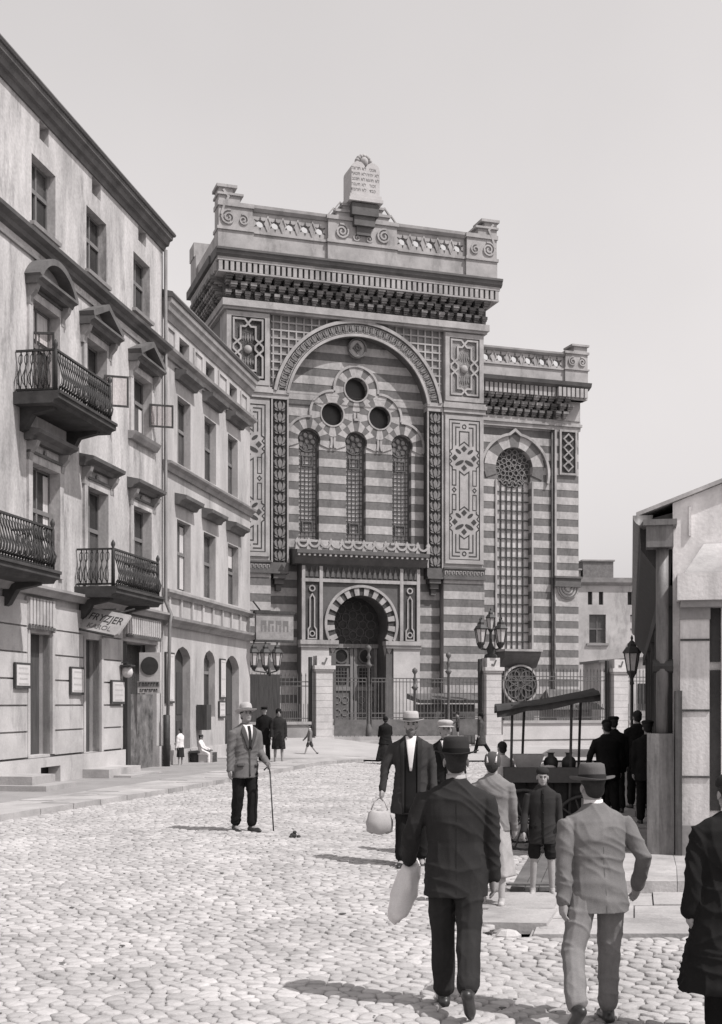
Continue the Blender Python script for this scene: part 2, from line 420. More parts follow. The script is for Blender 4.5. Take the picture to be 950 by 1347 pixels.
for i, (x0, x1) in enumerate(((2.35, 3.25), (3.256, 4.9), (4.906, 6.4))):
    m_ = MB(); m_.slabpoly([(x0, 12.9), (x1, 12.9), (x1+.3, 14.12), (x0+.3, 14.12)], -.05, .12); m_.build('step_slab', SLAB, rp, flip=False)
    m_ = MB(); m_.slabpoly([(x0+.3, 14.14), (x1+.3, 14.14), (x1+.6, 15.5), (x0+.6, 15.5)], -.05, .115); m_.build('step_slab', SLAB, rp, flip=False)
# planked cellar hatch let into the pavement beside the cart
hb = thing('cellar_hatch', 'dark planked cellar hatch lying flat in the pavement by the cart', 'hatch', (1.55, 12.95, 0))
for k in range(7):
    m_ = MB(); m_.slabpoly([(k*.145+.0, 0), (k*.145+.137, 0), (k*.145+.137+.6, 2.9), (k*.145+.6, 2.9)], .01, .05); m_.build('plank', mat('hatch_wood', .11, .3, 3, bump=.3), hb, flip=False)
m_ = MB(); m_.box(-.03, 1.08, .1, .2, .051, .07); m_.build('batten', mat('hatch_wood', .11), hb, flip=False)
# ------------------------------------------------------------------ synagogue
SY = thing('synagogue', 'tall striped Moorish style synagogue with big arch and stone tablets on its roofline', 'synagogue', (-.085, 60.03, 0), atan2(.3173, .9483))
def bands(a0, a1, z0, z1, per, zd, opens, out, depth, parent=SY, seed=0):
    k = int((z0-zd)/(per/2))-2; rows = []; kinds = []
    while True:
        lo = zd-per/4+k*per/2; hi = lo+per/2
        if lo >= z1: break
        if hi > z0+.01: rows.append((max(lo, z0), min(hi, z1))); kinds.append(k % 2)
        k += 1
    for par in (0, 1):
        sel = [r for r, q in zip(rows, kinds) if q == par]
        for m in wall_rows(sel, a0, a1, opens, out-(.014 if par == 0 else 0), depth).values():
            m.build('brick_band', BDK if par == 0 else BLT, parent)
def sector(mb, c, zc, r0, r1, t0, t1, n, o0, o1):
    A = arc(c, zc, r1, t0, t1, n); B = arc(c, zc, r0, t0, t1, n); k = n+1
    vs = [(a, o1, z) for a, z in A]+[(a, o1, z) for a, z in B]+[(a, o0, z) for a, z in A]+[(a, o0, z) for a, z in B]
    fs = []
    for i in range(n):
        fs += [(i, i+1, k+i+1, k+i), (i, 2*k+i, 2*k+i+1, i+1), (k+i, k+i+1, 3*k+i+1, 3*k+i)]
    fs += [(0, k, 3*k, 2*k), (n, 2*k+n, 3*k+n, k+n)]
    return mb.add(vs, fs)
b = lambda *a: MB().box(*a)
# cores: solid boxes added to block light, plus piers and nave roof
b(-6.45, 6.45, -5.3, -1.35, -.3, 22.4).build('rear_wall', mat('brick_plain', .14, .2, 1), SY)
b(-6.47, -4.4, -1.36, -.03, -.3, 20.2).build('pier', STONE, SY); b(4.4, 6.47, -1.36, -.03, -.3, 20.2).build('pier', STONE, SY)
b(6.3, 12.28, -9, -2.3, -.3, 18.4).build('rear_wall', mat('brick_plain', .14), SY)
b(-12.3, -6.3, -9, -3.5, -.3, 16.8).build('rear_wall', mat('brick_plain', .14), SY)
b(-5, 5, -26, -5.3, -.3, 15.5).build('nave_roof', ROOFM, SY)
# central recess: striped wall pierced by three lights and three roundels
WX = 2.36
lights = [horse_open(c, .50, 9.75, 14.5, .565) for c in (-WX, 0, WX)]
rounds = [circ_open(0, 17.08, .60), circ_open(-1.2, 15.8, .58), circ_open(1.2, 15.8, .58)]
bands(-4.35, 4.35, .2, 19.9, .78, 13.85, lights+rounds+[rect_open(-2.6, 2.6, .2, 8.6)], -.5, .42)
# voussoirs round every opening, cut against their neighbours
cen = [(0, 17.08, .60, 1), (-1.2, 15.8, .58, 1), (1.2, 15.8, .58, 1), (-WX, 14.5, .57, 0), (0, 14.5, .57, 0), (WX, 14.5, .57, 0)]
RO = 1.08
for ci, (cx, cz, r0, full) in enumerate(cen):
    nv = 17 if full else 11; t0, t1 = (pi/2, pi/2+2*pi) if full else (-.35, pi+.35)
    for k in range(nv):
        ta = t0+(t1-t0)*k/nv; tb = t0+(t1-t0)*(k+1)/nv
        pl = arc(cx, cz, RO, ta, tb, 3)+arc(cx, cz, r0-.015, tb, ta, 3)
        for cj, (dx, dz, dr, _) in enumerate(cen):
            if cj == ci: continue
            nn = (dx-cx, dz-cz); l = hypot(*nn)
            if l < 2.3: pl = clip(pl, nn, nn[0]*(cx+dx)/2+nn[1]*(cz+dz)/2)
            if len(pl) < 3: break
        if len(pl) < 3: continue
        if any(abs(p[0]) > 3.47 for p in pl): pl = clip(clip(pl, (1, 0), 3.47), (-1, 0), 3.47)
        if len(pl) < 3: continue
        MB().poly(pl, -.6, -.452-(.008 if k % 2 else 0)).build('voussoir', BDK if k % 2 else BLT, SY)
mo = MB()
for ci, (cx, cz, r0, full) in enumerate(cen):
    run = []
    for k in range(73):
        t = -.3+(pi+.6)*k/72; p = (cx+(RO+.03)*cos(t), cz+(RO+.03)*sin(t))
        ok = all(hypot(p[0]-dx, p[1]-dz) > RO+.02 for j, (dx, dz, _, _) in enumerate(cen) if j != ci) and abs(p[0]) < 3.47
        if ok: run.append(p)
        if (not ok or k == 72) and run:
            if len(run) > 2: mo.ribbon(run, .11, -.5, -.40)
            run = []
mo.build('hood_mould', STONE, SY)
for (cx, cz, r0, full) in cen:
    m = MB()
    if full: m.ribbon(arc(cx, cz, r0, 0, 2*pi, 36)[:-1], .07, -.5, -.425, True)
    m.f and m.build('roundel_rim', STONE, SY)
# glazing of the lights and roundels
def lattice(mb, a0, a1, z0, z1, na, nz, wd, o0, o1):
    for i in range(1, na): a = a0+(a1-a0)*i/na; mb.box(a-wd/2, a+wd/2, o0, o1, z0, z1)
    for k in range(1, nz): z = z0+(z1-z0)*k/nz; mb.box(a0, a1, o0, o1+.006, z-wd/2, z+wd/2)
for c in (-WX, 0, WX):
    wn = MB(); lattice(wn, c-.5, c+.5, 9.75, 14.2, 5, 22, .026, -.86, -.82)
    wn.box(c-.5, c-.43, -.86, -.79, 9.75, 14.2).box(c+.43, c+.5, -.86, -.79, 9.75, 14.2)
    for zz in (10.4, 13.55):
        wn.ribbon([(c-.24, zz-.24), (c+.24, zz-.24), (c+.24, zz+.24), (c-.24, zz+.24)], .06, -.86, -.775, True)
    wn = wn.build('window', IRONG, SY)
    pn = MB(); pn.poly([(c-.58, 9.7), (c+.58, 9.7), (c+.58, 15.1), (c-.58, 15.1)], -.9, -.87); pn.build('pane', GLASSL, wn)
    tr = MB(); tr.ribbon(arc(c, 14.5, .5, 0, 2*pi, 28)[:-1], .06, -.86, -.78, True)
    for k in range(7):
        t = 2*pi*k/7; tr.ribbon(arc(c+.3*cos(t), 14.5+.3*sin(t), .14, 0, 2*pi, 12)[:-1], .035, -.86, -.79+.002*k, True)
    tr.ribbon(arc(c, 14.5, .13, 0, 2*pi, 12)[:-1], .035, -.86, -.77, True); tr.build('tracery', IRONG, wn)
    s_ = MB().profile([(-.8, 9.62), (-.36, 9.62), (-.36, 9.72), (-.8, 9.8)], c-.62, c+.62); s_.build('sill', STONE, wn)
for i, (cx, cz, r0, full) in enumerate(cen[:3]):
    m = MB().poly(arc(cx, cz, r0+.03, 0, 2*pi, 28)[:-1], -.95, -.9).build('roundel', mat('roundel_glass', .03, .3, 2, rough=.3), SY)
# big arch
ZC, R1, R2 = 15.95, 3.53, 4.28
t0 = math.asin(.65/R2)
m = sector(MB(), 0, ZC, R1, R2, t0, pi-t0, 60, -.5, .02); arch = m.build('great_arch', STONED, SY)
for r, wd, d in ((R1+.06, .13, .10), (R2-.07, .15, .14), (R1+.18, .04, .06), (R2-.22, .04, .06)):
    MB().ribbon(arc(0, ZC, r, t0, pi-t0, 60), wd, 0, d).build('archivolt', STONE, arch)
lf = MB()                                                   # one palmette, repeated round the ring
lf.poly([(0, .21), (.07, .08), (.05, -.1), (0, -.2), (-.05, -.1), (-.07, .08)], 0, .07)
for s in (-1, 1):
    lf.poly([(s*.05, -.16), (s*.15, -.05), (s*.17, .1), (s*.11, .2), (s*.10, .06)], 0, .05)
    lf.poly([(s*.04, -.2), (s*.13, -.19), (s*.17, -.11), (s*.1, -.13)], 0, .06)
lfm = lf.mesh('palmette'); nl = 31
for k in range(nl):
    t = t0+.04+(pi-2*t0-.08)*(k+.5)/nl; r = (R1+R2)/2
    o = put('palmette', lfm, ORNM, arch, (r*cos(t), -.02, ZC+r*sin(t))); o.rotation_euler = (0, -(t-pi/2), 0); o.scale = (.92, 1, .92)
# medallion
MB().poly(arc(0, 19.02, .46, 0, 2*pi, 28)[:-1], -.5, -.3).build('medallion', STONE, SY)
m = MB().ribbon(arc(0, 19.02, .43, 0, 2*pi, 28)[:-1], .09, -.3, -.2, True)
m.ribbon([(0, 19.24), (.2, 19.02), (0, 18.8), (-.2, 19.02)], .06, -.3, -.24, True)
m.ribbon(arc(0, 19.02, .09, 0, 2*pi, 10)[:-1], .05, -.3, -.22, True); m.build('medallion_rim', STONED, SY)
# spandrels with white lattice
m = MB()
op = dict(z0=16.6, z1=ZC+R2-.08, c=0, zs=16.6, f=lambda z: (-sqrt(max(0, (R2-.08)**2-(z-ZC)**2)), sqrt(max(0, (R2-.08)**2-(z-ZC)**2))))
for q in wall_rows([(16.6, 20.2)], -4.4, 4.4, [op], -.24, .05, step=.12).values(): m.add(q.v, q.f)
m.build('spandrel', mat('spandrel_ground', .20, .2, 2), SY)
def spx(z): return sqrt(max(0, (R2-.02)**2-(z-ZC)**2))
for s in (-1, 1):
    for k in range(9):
        u = 4.2-.375*k; zz = ZC+sqrt(max(0, (R2-.02)**2-u*u))
        if zz < 20.1: b(s*u-.035, s*u+.035, -.24, -.15, zz, 20.18).build('lattice_bar', STONE, SY)
    for k in range(9):
        z = 19.86-.375*k; u = spx(z)
        if u < 4.25: b(min(s*u, s*4.3), max(s*u, s*4.3), -.24, -.146, z-.035, z+.035).build('lattice_bar', STONE, SY)
# strapwork panels
def panel_frame(c, hw, z0, z1, out, bd, ground, parent, deep=.09):
    p = MB()
    p.box(c-hw, c-hw+bd, out-deep, out, z0, z1).box(c+hw-bd, c+hw, out-deep, out, z0, z1)
    p.box(c-hw+bd, c+hw-bd, out-deep, out-.002, z0, z0+bd).box(c-hw+bd, c+hw-bd, out-deep, out-.002, z1-bd, z1)
    f = p.build('panel_frame', STONE, parent)
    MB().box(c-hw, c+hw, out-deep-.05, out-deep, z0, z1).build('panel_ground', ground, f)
    return f
def upper_panel(c):
    f = panel_frame(c, 1.02, 16.78, 20.12, .06, .22, ORND, SY)
    W, Z1, H_ = .78, 19.88, 2.86
    P = lambda x, y: (c+x*W, Z1-y*H_)
    i = 0
    for s in (-1, 1):
        A = [(0, .10), (s*.2, .03), (s*.88, .03), (s*.88, .35), (s*.66, .40), (s*.44, .46), (s*.44, .52), (s*.66, .58), (s*.88, .63), (s*.88, .96), (s*.2, .96), (0, .90)]
        B = [(0, .10), (s*.17, .15), (s*.46, .15), (s*.46, .35), (s*.66, .40), (s*.9, .46), (s*.9, .52), (s*.66, .58), (s*.46, .63), (s*.46, .86), (s*.17, .86), (0, .90)]
        for Q in (A, B):
            MB().ribbon([P(*q) for q in Q], .085, -.03, .045+.004*i).build('strapwork', STONE, f); i += 1
    MB().ball((c, -.02, 18.4), .2, .14, .2, 12, 8).build('boss', STONE, f, smooth=True)
    for dz in (-.55, .55):
        m = MB()
        for k in range(5):
            a = -.24+.12*k; m.poly([(c+a, 18.4+dz+.25-abs(a)*.5), (c+a+.05, 18.4+dz), (c+a, 18.4+dz-.25+abs(a)*.4), (c+a-.05, 18.4+dz)], -.03, .0)
        m.build('foliage_relief', ORNM, f)
def lower_panel(c):  # grooves drawn as dark raised strips, their shade put into the colour
    f = panel_frame(c, 1.02, 8.8, 16.08, .05, .19, STONE, SY, .03)
    x0, x1, y0, y1 = 165., 383., 100., 1130.; ht = 6.9
    P = lambda x, y: (c+(x-274)/109*.83, 15.89-(y-100)/1030*ht)
    n_ = [0]
    def ln(pts, closed=False, wd=.055):
        n_[0] += 1; MB().ribbon([P(*q) for q in pts], wd, .0, .026+.001*(n_[0] % 9), closed).build('inlay', HOLLOW, f)
    def dot(x, y, rx_, ry_, rot=0):
        pts = []
        for k in range(10):
            t = 2*pi*k/10; px = rx_*cos(t); py = ry_*sin(t); pts.append(P(x+px*cos(rot)-py*sin(rot), y+px*sin(rot)+py*cos(rot)))
        n_[0] += 1; MB().poly(pts, .0, .034+.001*(n_[0] % 9)).build('inlay', HOLLOW, f)
    def dia(x, y, r): n_[0] += 1; MB().poly([P(x-r, y), P(x, y-r*1.15), P(x+r, y), P(x, y+r*1.15)], .0, .036).build('inlay', HOLLOW, f)
    ln([(168, 103), (380, 103), (380, 1127), (168, 1127)], True)
    for s in (0, 1):
        X = lambda x: x if not s else 548-x
        for (yt, yb, sg) in ((128, 300, 1), (1102, 930, -1)):
            ln([(X(243), yt), (X(190), yt), (X(190), yb)]); ln([(X(243), yt+sg*28), (X(214), yt+sg*28), (X(214), yb-sg*10)])
        for yt, yb in ((470, 582), (650, 762)):
            ln([(X(190), yt), (X(215), yt), (X(215), yb), (X(190), yb)], True, .045)
        ln([(X(203), 600), (X(216), 615), (X(203), 632), (X(190), 615)], True, .05)
        for cy in (380, 850):
            dia(X(207), cy, 20); ln([(X(172), cy-45), (X(186), cy-25), (X(172), cy-6)], False, .05); ln([(X(172), cy+10), (X(186), cy+28), (X(172), cy+46)], False, .05)
            dot(X(232), cy-47, 24, 11, (-.7 if s else .7)); dot(X(240), cy+36, 34, 13, (.55 if s else -.55))
            ln([(X(190), cy-80), (X(190), cy-62), (X(172), cy-50)]); ln([(X(190), cy+95), (X(190), cy+70), (X(172), cy+52)])
    for cy in (380, 850): dia(272, cy-68, 20); dia(272, cy+72, 20)
    ln([(240, 187), (306, 187), (306, 290), (273, 262), (240, 290)], True)
    ln([(240, 480), (273, 506), (306, 480), (306, 765), (273, 738), (240, 765)], True)
    ln([(240, 948), (273, 973), (306, 948), (306, 1048), (240, 1048)], True)
    for y in (150, 1083): ln([(P_x, y+P_y) for P_x, P_y in [(273+13*cos(k*pi/4), 15*sin(k*pi/4)) for k in range(8)]], True, .05)
for s in (-1, 1):
    c = s*5.45
    upper_panel(c); lower_panel(c)
    # impost band, lower band, leaf strip, pendant
    lo, hi = (4.34, 6.56) if s > 0 else (-6.56, -4.34)
    m = MB().box(lo, hi, -.03, .10, 16.20, 16.42).box(lo-.05, hi+.05, -.03, .17, 16.42, 16.60).box(lo, hi, -.03, .12, 16.60, 16.70)
    m.build('impost_band', STONE, SY)
    l2, h2 = (3.5, 4.34) if s > 0 else (-4.34, -3.5)
    MB().box(l2, h2, -.5, .03, 16.20, 16.42).box(l2-.03*(s > 0), h2+.03*(s < 0), -.5, .08, 16.42, 16.60).build('impost_band', STONE, SY)
    js = MB().box(l2, h2, -.5, -.08, 8.55, 16.2).build('leaf_strip', ORND, SY)
    MB().box(l2, l2+.07, -.08, .02, 8.55, 16.2).build('strip_edge', STONE, js); MB().box(h2-.07, h2, -.08, .02, 8.55, 16.2).build('strip_edge', STONE, js)
    for k in range(14):
        o = put('palmette', lfm, ORNM, js, ((l2+h2)/2, .08, 8.86+.54*k)); o.scale = (1.55, 1.5, 1.15)
    MB().box(lo, hi, -.03, .04, 8.10, 8.55).box(lo, hi, -.03, .12, 8.02, 8.12).box(lo, hi, -.03, .10, 8.53, 8.62).build('lower_band', STONED, SY)
    MB().box(l2, h2, -.5, .0, 8.10, 8.55).box(l2, h2, -.5, .08, 8.02, 8.12).build('lower_band', STONED, SY)
    kp = MB()
    for k in range(11):
        a = lo+.15+(hi-lo-.3)*k/10; kp.ribbon([(a-.07, 8.24), (a-.07, 8.42), (a+.04, 8.42), (a+.04, 8.3)], .03, .03, .07+.002*(k % 2))
    kp.build('meander', STONE, SY)
    pd = MB()
    cc = (l2+h2)/2
    for k, (wd, z0, z1, d) in enumerate(((.6, 7.8, 8.02, .0), (.42, 7.55, 7.8, -.12), (.26, 7.25, 7.55, -.24))): pd.box(cc-wd/2, cc+wd/2, -.5, d, z0, z1)
    pd.build('pendant_corbel', STONED, SY)
    bands(lo+.02, hi-.02, -.2, 8.03, .768, 6.87, [], .0, .1)
    e = -6.47 if s < 0 else 6.47
# entablature: string, muqarnas, dentils, crown
MB().box(-6.62, 6.62, -5.3, .16, 20.18, 20.30).box(-6.7, 6.7, -5.4, .26, 20.30, 20.62).build('string_course', STONE, SY)
MB().box(-6.6, 6.6, -5.3, .02, 20.62, 22.3).build('frieze_ground', STONED, SY)
CORB = mat('corbel_stone', .16, .5, 2.2, bump=.3, island=.45)
def corbel(wt, wb, d, h):
    m = MB()
    m.box(-wt/2, wt/2, 0, d, h*.62, h).box(-wt*.42, wt*.42, 0, d*.86, h*.40, h*.62).box(-wb/2, wb/2, 0, d*.62, h*.18, h*.40).box(-wb*.3, wb*.3, 0, d*.34, 0, h*.18)
    q_ = m.mesh('corbel'); q_.materials.append(CORB); return q_
rowsC = [(corbel(.36, .26, .62, .46), 21.27, 29, 0), (corbel(.34, .22, .46, .40), 20.95, 29, .5), (corbel(.3, .2, .34, .38), 20.62, 29, 0)]
for me, z, n_, off in rowsC:
    for k in range(n_):
        a = -6.44+12.88*(k+off)/(n_-1)
        if a > 6.5: continue
        put('corbel', me, None, SY, (a, -.02, z)).scale = (random.uniform(.85, 1.0), random.uniform(.78, 1.08), 1)
    for k in range(11): put('corbel', me, STONED, SY, (-6.6, .3+.46*(k+off), z), -pi/2)
dm = MB().box(-.085, .085, 0, .20, 0, .46).mesh('dentil')
MB().box(-6.9, 6.9, -5.6, .52, 21.73, 22.32).build('dentil_bed', STONED, SY)
MB().box(-7.04, 7.04, -5.8, .74, 22.18, 22.34).box(-7.0, 7.0, -5.75, .72, 21.66, 21.73).build('cornice_fillet', STONE, SY)
for k in range(52): put('dentil', dm, STONE, SY, (-6.89+13.78*k/51, -.52, 21.74))
for k in range(20): put('dentil', dm, STONE, SY, (-6.9, -.4+.3*k, 21.74), -pi/2)
MB().profile([(-.5, 22.34), (.74, 22.34), (.86, 22.46), (.88, 22.58), (.94, 22.62), (.94, 22.72), (-.5, 22.80)], -7.12, 7.12).build('crown_moulding', STONED, SY)
for s in (-1, 1): MB().box(min(s*6.4, s*7.2), max(s*6.4, s*7.2), -6.1, -.5, 22.36, 22.74).build('crown_moulding', STONED, SY)
MB().box(-6.8, 6.8, -5.7, .3, 22.2, 22.78).build('roof_slab', ROOFM, SY)
# parapet
def spiral(c, z, r, turns, s=1, n=26): return [(c+s*r*(1-.85*k/n)*cos(2*pi*turns*k/n+pi*.4), z+r*(1-.85*k/n)*sin(2*pi*turns*k/n+pi*.4)) for k in range(n+1)]
def openwork(a0, a1, nh, zb, hh, out, parent, th=.26):
    pt = (a1-a0)/nh
    ops = [circ_open(a0+pt*(k+.5), zb+hh*.46, .19) for k in range(nh)]
    m = MB()
    for q in wall_rows([(zb, zb+hh)], a0, a1, ops, out, th, step=.06).values(): m.add(q.v, q.f)
    for q in wall_rows([(zb, zb+hh)], a0, a1, ops, out-th, 0, step=.06).values(): m.add(q.v, [f for f in q.f])
    p = m.build('openwork', STONE, parent)
    for k in range(nh):
        c = a0+pt*(k+.5); z = zb+hh*.46
        r = MB()
        for j in range(6):
            t = j*pi/3+pi/6; r.poly([(c+.2*cos(t-.2), z+.2*sin(t-.2)), (c+.34*cos(t), z+.34*sin(t)), (c+.2*cos(t+.2), z+.2*sin(t+.2))], out, out+.012)
        r.build('star_hole_rays', HOLLOW, p)
        if k < nh-1:
            a = c+pt/2; MB().ribbon([(a, z+.36), (a+.15, z), (a, z-.36), (a-.15, z)], .05, out, out+.04, True).build('diamond_relief', STONE, p)
    return p
def parapet(a0, a1, nh, z0, out, s_=1.0):
    MB().box(a0, a1, out-.45, out, z0, z0+.86*s_).build('parapet_base', STONE, SY)
    MB().box(a0, a1, out-.4, out+.07, z0+.86*s_, z0+.98*s_).build('parapet_ledge', STONE, SY)
    openwork(a0, a1, nh, z0+.98*s_, .9*s_, out-.05, SY)
    MB().profile([(out-.4, z0+1.88*s_), (out+.02, z0+1.88*s_), (out+.12, z0+2.02*s_), (out+.12, z0+2.16*s_), (out-.4, z0+2.22*s_)], a0, a1).build('coping', TRIM, SY)
parapet(-5.32, -1.72, 5, 22.78, .42); parapet(1.72, 5.32, 5, 22.78, .42)
def corner_block(s):
    o = .55
    S = lambda a: s*a
    bx = lambda m, a0, a1, *r: m.box(min(S(a0), S(a1)), max(S(a0), S(a1)), *r)
    m = MB(); bx(m, 5.32, 6.98, -.35, o, 22.78, 23.64); bx(m, 5.30, 7.03, -.37, o+.07, 23.64, 23.78); bx(m, 5.36, 6.95, -.35, o, 23.78, 24.72)
    bx(m, 5.3, 7.0, -.4, o+.07, 24.72, 24.92); bx(m, 5.95, 6.95, -.35, o, 24.92, 25.22); bx(m, 5.8, 7.02, -.4, o+.08, 25.22, 25.32); bx(m, 6.3, 6.95, -.35, o, 25.32, 25.55); bx(m, 6.1, 7.06, -.42, o+.10, 25.55, 25.68)
    k = m.build('corner_block', STONE, SY)
    MB().ribbon(spiral(S(6.5), 24.2, .36, 2, -s), .07, o, o+.07).build('scroll', STONE, k)
    MB().ribbon(spiral(S(5.8), 24.15, .26, 1.6, s), .06, o, o+.06).build('scroll', STONE, k)
    MB().ribbon([(S(6.84), 24.3), (S(6.7), 24.75), (S(6.5), 25.15), (S(6.75), 25.45)], .1, o, o+.075).build('scroll', STONE, k)
    m = MB(); bx(m, 5.3, 7.0, -6.0, -4.6, 22.78, 24.2); bx(m, 5.9, 7.05, -6.05, -4.9, 24.2, 24.9); m.build('corner_block', STONE, SY)
    m = MB(); bx(m, 6.5, 6.9, -4.6, -.35, 22.78, 23.7); m.build('parapet_base', STONE, SY)
corner_block(1); corner_block(-1)
cb = MB().box(-1.74, 1.74, -.3, .55, 22.78, 23.64).box(-1.78, 1.78, -.32, .62, 23.64, 23.78).box(-1.72, 1.72, -.3, .55, 23.78, 24.74).box(-1.8, 1.8, -.35, .63, 24.74, 24.92)
cb.box(-1.3, 1.3, -.3, .55, 24.92, 25.12).box(-1.38, 1.38, -.34, .62, 25.12, 25.24).box(-.98, .98, -.3, .55, 25.24, 25.44).box(-1.06, 1.06, -.34, .62, 25.44, 25.56)
cb = cb.build('centre_block', STONE, SY)
for s in (-1, 1):
    MB().ribbon(spiral(s*1.05, 24.2, .36, 2, s), .08, .55, .63).build('scroll', STONE, cb); MB().ribbon(spiral(s*.3, 23.98, .2, 1.4, -s), .06, .55, .61).build('scroll', STONE, cb)
    for q, (x, z) in enumerate(((1.45, 24.98), (1.12, 25.3))):
        MB().ribbon([(s*(x+.25), z-.02), (s*x, z+.3), (s*(x-.22), z-.02)], .06, .4, .5+.01*q).build('scroll', STONE, cb)
m = MB().box(-.36, .36, .54, .7, 24.1, 24.5).box(-.52, .52, .54, .85, 24.5, 24.95).box(-.66, .66, .54, .95, 24.95, 25.5); m.build('console', STONED, cb)
tb = MB().box(-.84, .84, -.35, 1.08, 25.56, 25.72).box(-.78, .78, -.32, 1.02, 25.72, 25.9)
tb.poly([(-.7, 25.9), (.7, 25.9), (.7, 27.1)]+arc(.35, 27.1, .35, 0, pi, 10)[1:-1]+[(0, 27.1)]+arc(-.35, 27.1, .35, 0, pi, 10)[1:]+[], -.28, .96, True)
tb = tb.build('tablets', mat('tablet_stone', .42, .12, 2), SY)
L1 = ['אנכי', 'לא יהיה', 'לא תשא', 'זכור', 'כבד']; L2 = ['לא תרצח', 'לא תנאף', 'לא תגנב', 'לא תענה', 'לא תחמד']
for cx, LL in ((.35, L1), (-.35, L2)):
    for k, t in enumerate(LL): wall_text(t[::-1], .2, cx, .965, 27.12-.25*k, tb, mat('tablet_letters', .22))
cr = MB()
for k in range(9):
    t = pi*k/8; cr.ball((.34*cos(t), .62, 27.48+.36*sin(t)), .12, .2, .13, 8, 6)
cr.ball((0, .62, 27.55), .24, .3, .28, 10, 7); cr.build('crown_ornament', STONE, tb, smooth=True)
# right wing
wo_ = horse_open(8.72, .93, 4.62, 13.96, 1.02)
bands(6.45, 10.9, -.2, 16.0, .75, 12.74, [wo_], -1.2, .32)
bands(10.98, 12.30, -.2, 7.2, .75, 12.74, [], -1.0, .2)
bands(10.98, 12.30, 8.5, 16.0, .75, 12.74, [], -1.0, .2)
MB().box(10.95, 12.28, -9, -1.03, -.3, 16.2).build('pier', BLT, SY)
MB().tube([(10.84, -1.12, -.1), (10.84, -1.12, 16.0)], .06, 8).build('drainpipe', IRONG, SY, smooth=True)
MB().box(10.92, 11.02, -1.1, -.97, 8.45, 16.0).build('corner_bead', STONE, SY)
for k in range(9):
    ta = -.35+(pi+.7)*k/9; tb_ = -.35+(pi+.7)*(k+1)/9
    MB().poly(arc(8.72, 13.96, 1.66, ta, tb_, 4)+arc(8.72, 13.96, 1.03, tb_, ta, 4), -1.25, -1.155-(.01 if k % 2 == 0 else 0)).build('voussoir', BDK if k % 2 == 0 else BLT, SY)
hm = arc(8.72-.05, 13.7, 1.95, -.25, pi/2-.18, 14)
hmL = [(17.44-x, z) for x, z in hm][::-1]
MB().ribbon(hm+[(8.72, 15.86)]+hmL, .13, -1.2, -1.02).build('hood_mould', STONE, SY)
for s in (-1, 1): MB().ribbon([(8.72+s*1.02, 4.7), (8.72+s*1.02, 13.3)], .09, -1.2, -1.13).build('window_jamb', STONE, SY)
wn = MB()
for i in range(1, 6): a = 7.79+1.86*i/6; wn.box(a-.02, a+.02, -1.47, -1.42, 4.62, 13.3)
for k in range(1, 18): z = 4.62+8.6*k/18; wn.box(7.79, 9.65, -1.47, -1.415, z-.024, z+.024)
wn = wn.build('window', IRON, SY)
MB().poly([(7.6, 4.5), (9.9, 4.5), (9.9, 15.1), (7.6, 15.1)], -1.58, -1.50).build('pane', mat('wing_glass', .42, .3, 1.1, rough=.25, bump=.05, bscale=3, spec=.5), wn)
tr = MB().poly(arc(8.72, 13.96, 1.0, 0, 2*pi, 30)[:-1], -1.50, -1.47); tr.build('tracery_ground', HOLLOW, wn)
tr = MB(); n_ = 0
for (R, n, r) in ((.84, 16, .13), (.58, 11, .13), (.31, 6, .13), (0, 1, .12)):
    for k in range(n):
        t = 2*pi*k/n+.2; n_ += 1; tr.ribbon(arc(8.72+R*cos(t), 13.96+R*sin(t), r, 0, 2*pi, 14)[:-1], .045, -1.47, -1.44+.0012*n_, True)
for k in range(5): tr.ribbon(arc(7.98+.37*k, 13.15, .17, 0, pi, 8), .05, -1.47, -1.39)
tr.build('tracery', ORNM, wn)
panel = panel_frame(11.67, .5, 13.7, 16.02, -.9, .1, ORND, SY)
i = 0
for (zz) in (14.15, 14.6, 15.1, 15.55):
    MB().ribbon([(11.67-.26, zz), (11.67, zz+.26), (11.67+.26, zz), (11.67, zz-.26)], .07, -.99, -.9+.004*i, True).build('strapwork', STONE, panel); i += 1
MB().box(10.9, 12.38, -1.2, -.88, 8.0, 8.4).box(10.86, 12.42, -1.2, -.8, 8.38, 8.48).box(10.86, 12.42, -1.2, -.84, 7.94, 8.02).build('lower_band', STONED, SY)
m = MB().poly(arc(11.66, 7.94, .62, pi, 2*pi, 14), -1.05, -.93).build('corbel_shell', STONE, SY)
for r in (.52, .36, .2): MB().ribbon(arc(11.66, 7.92, r, pi+.05, 2*pi-.05, 12), .06, -.93, -.88).build('shell_ring', STONED, m)
MB().box(6.4, 12.4, -9, -.98, 16.0, 16.2).box(6.4, 12.46, -9, -.9, 16.2, 16.34).box(6.4, 12.4, -9, -1.0, 16.34, 16.52).build('string_course', STONE, SY)
MB().box(6.4, 12.36, -9, -1.15, 16.5, 17.9).build('frieze_ground', STONED, SY)
MB().box(10.9, 12.36, -1.2, -.95, 16.5, 17.9).build('frieze_ground', STONE, SY)
for me, z, n_, off in rowsC:
    for k in range(12):
        a = 6.75+.42*(k+off)
        if a < 12.3: put('corbel', me, STONED, SY, (a, 1.13 if a < 10.8 else .93, z-4.1))
for k in range(24):
    a = 6.62+.248*k; put('dentil', dm, STONE, SY, (a, .62 if a < 10.8 else .42, 17.56))
MB().box(6.4, 12.45, -9, -.62, 17.5, 17.99).build('dentil_bed', STONED, SY); MB().box(10.75, 12.5, -1.0, -.42, 17.5, 17.99).build('dentil_bed', STONE, SY)
MB().profile([(-9, 18.0), (-.5, 18.0), (-.22, 18.14), (-.16, 18.32), (-9, 18.38)], 6.4, 12.62).build('crown_moulding', STONED, SY)
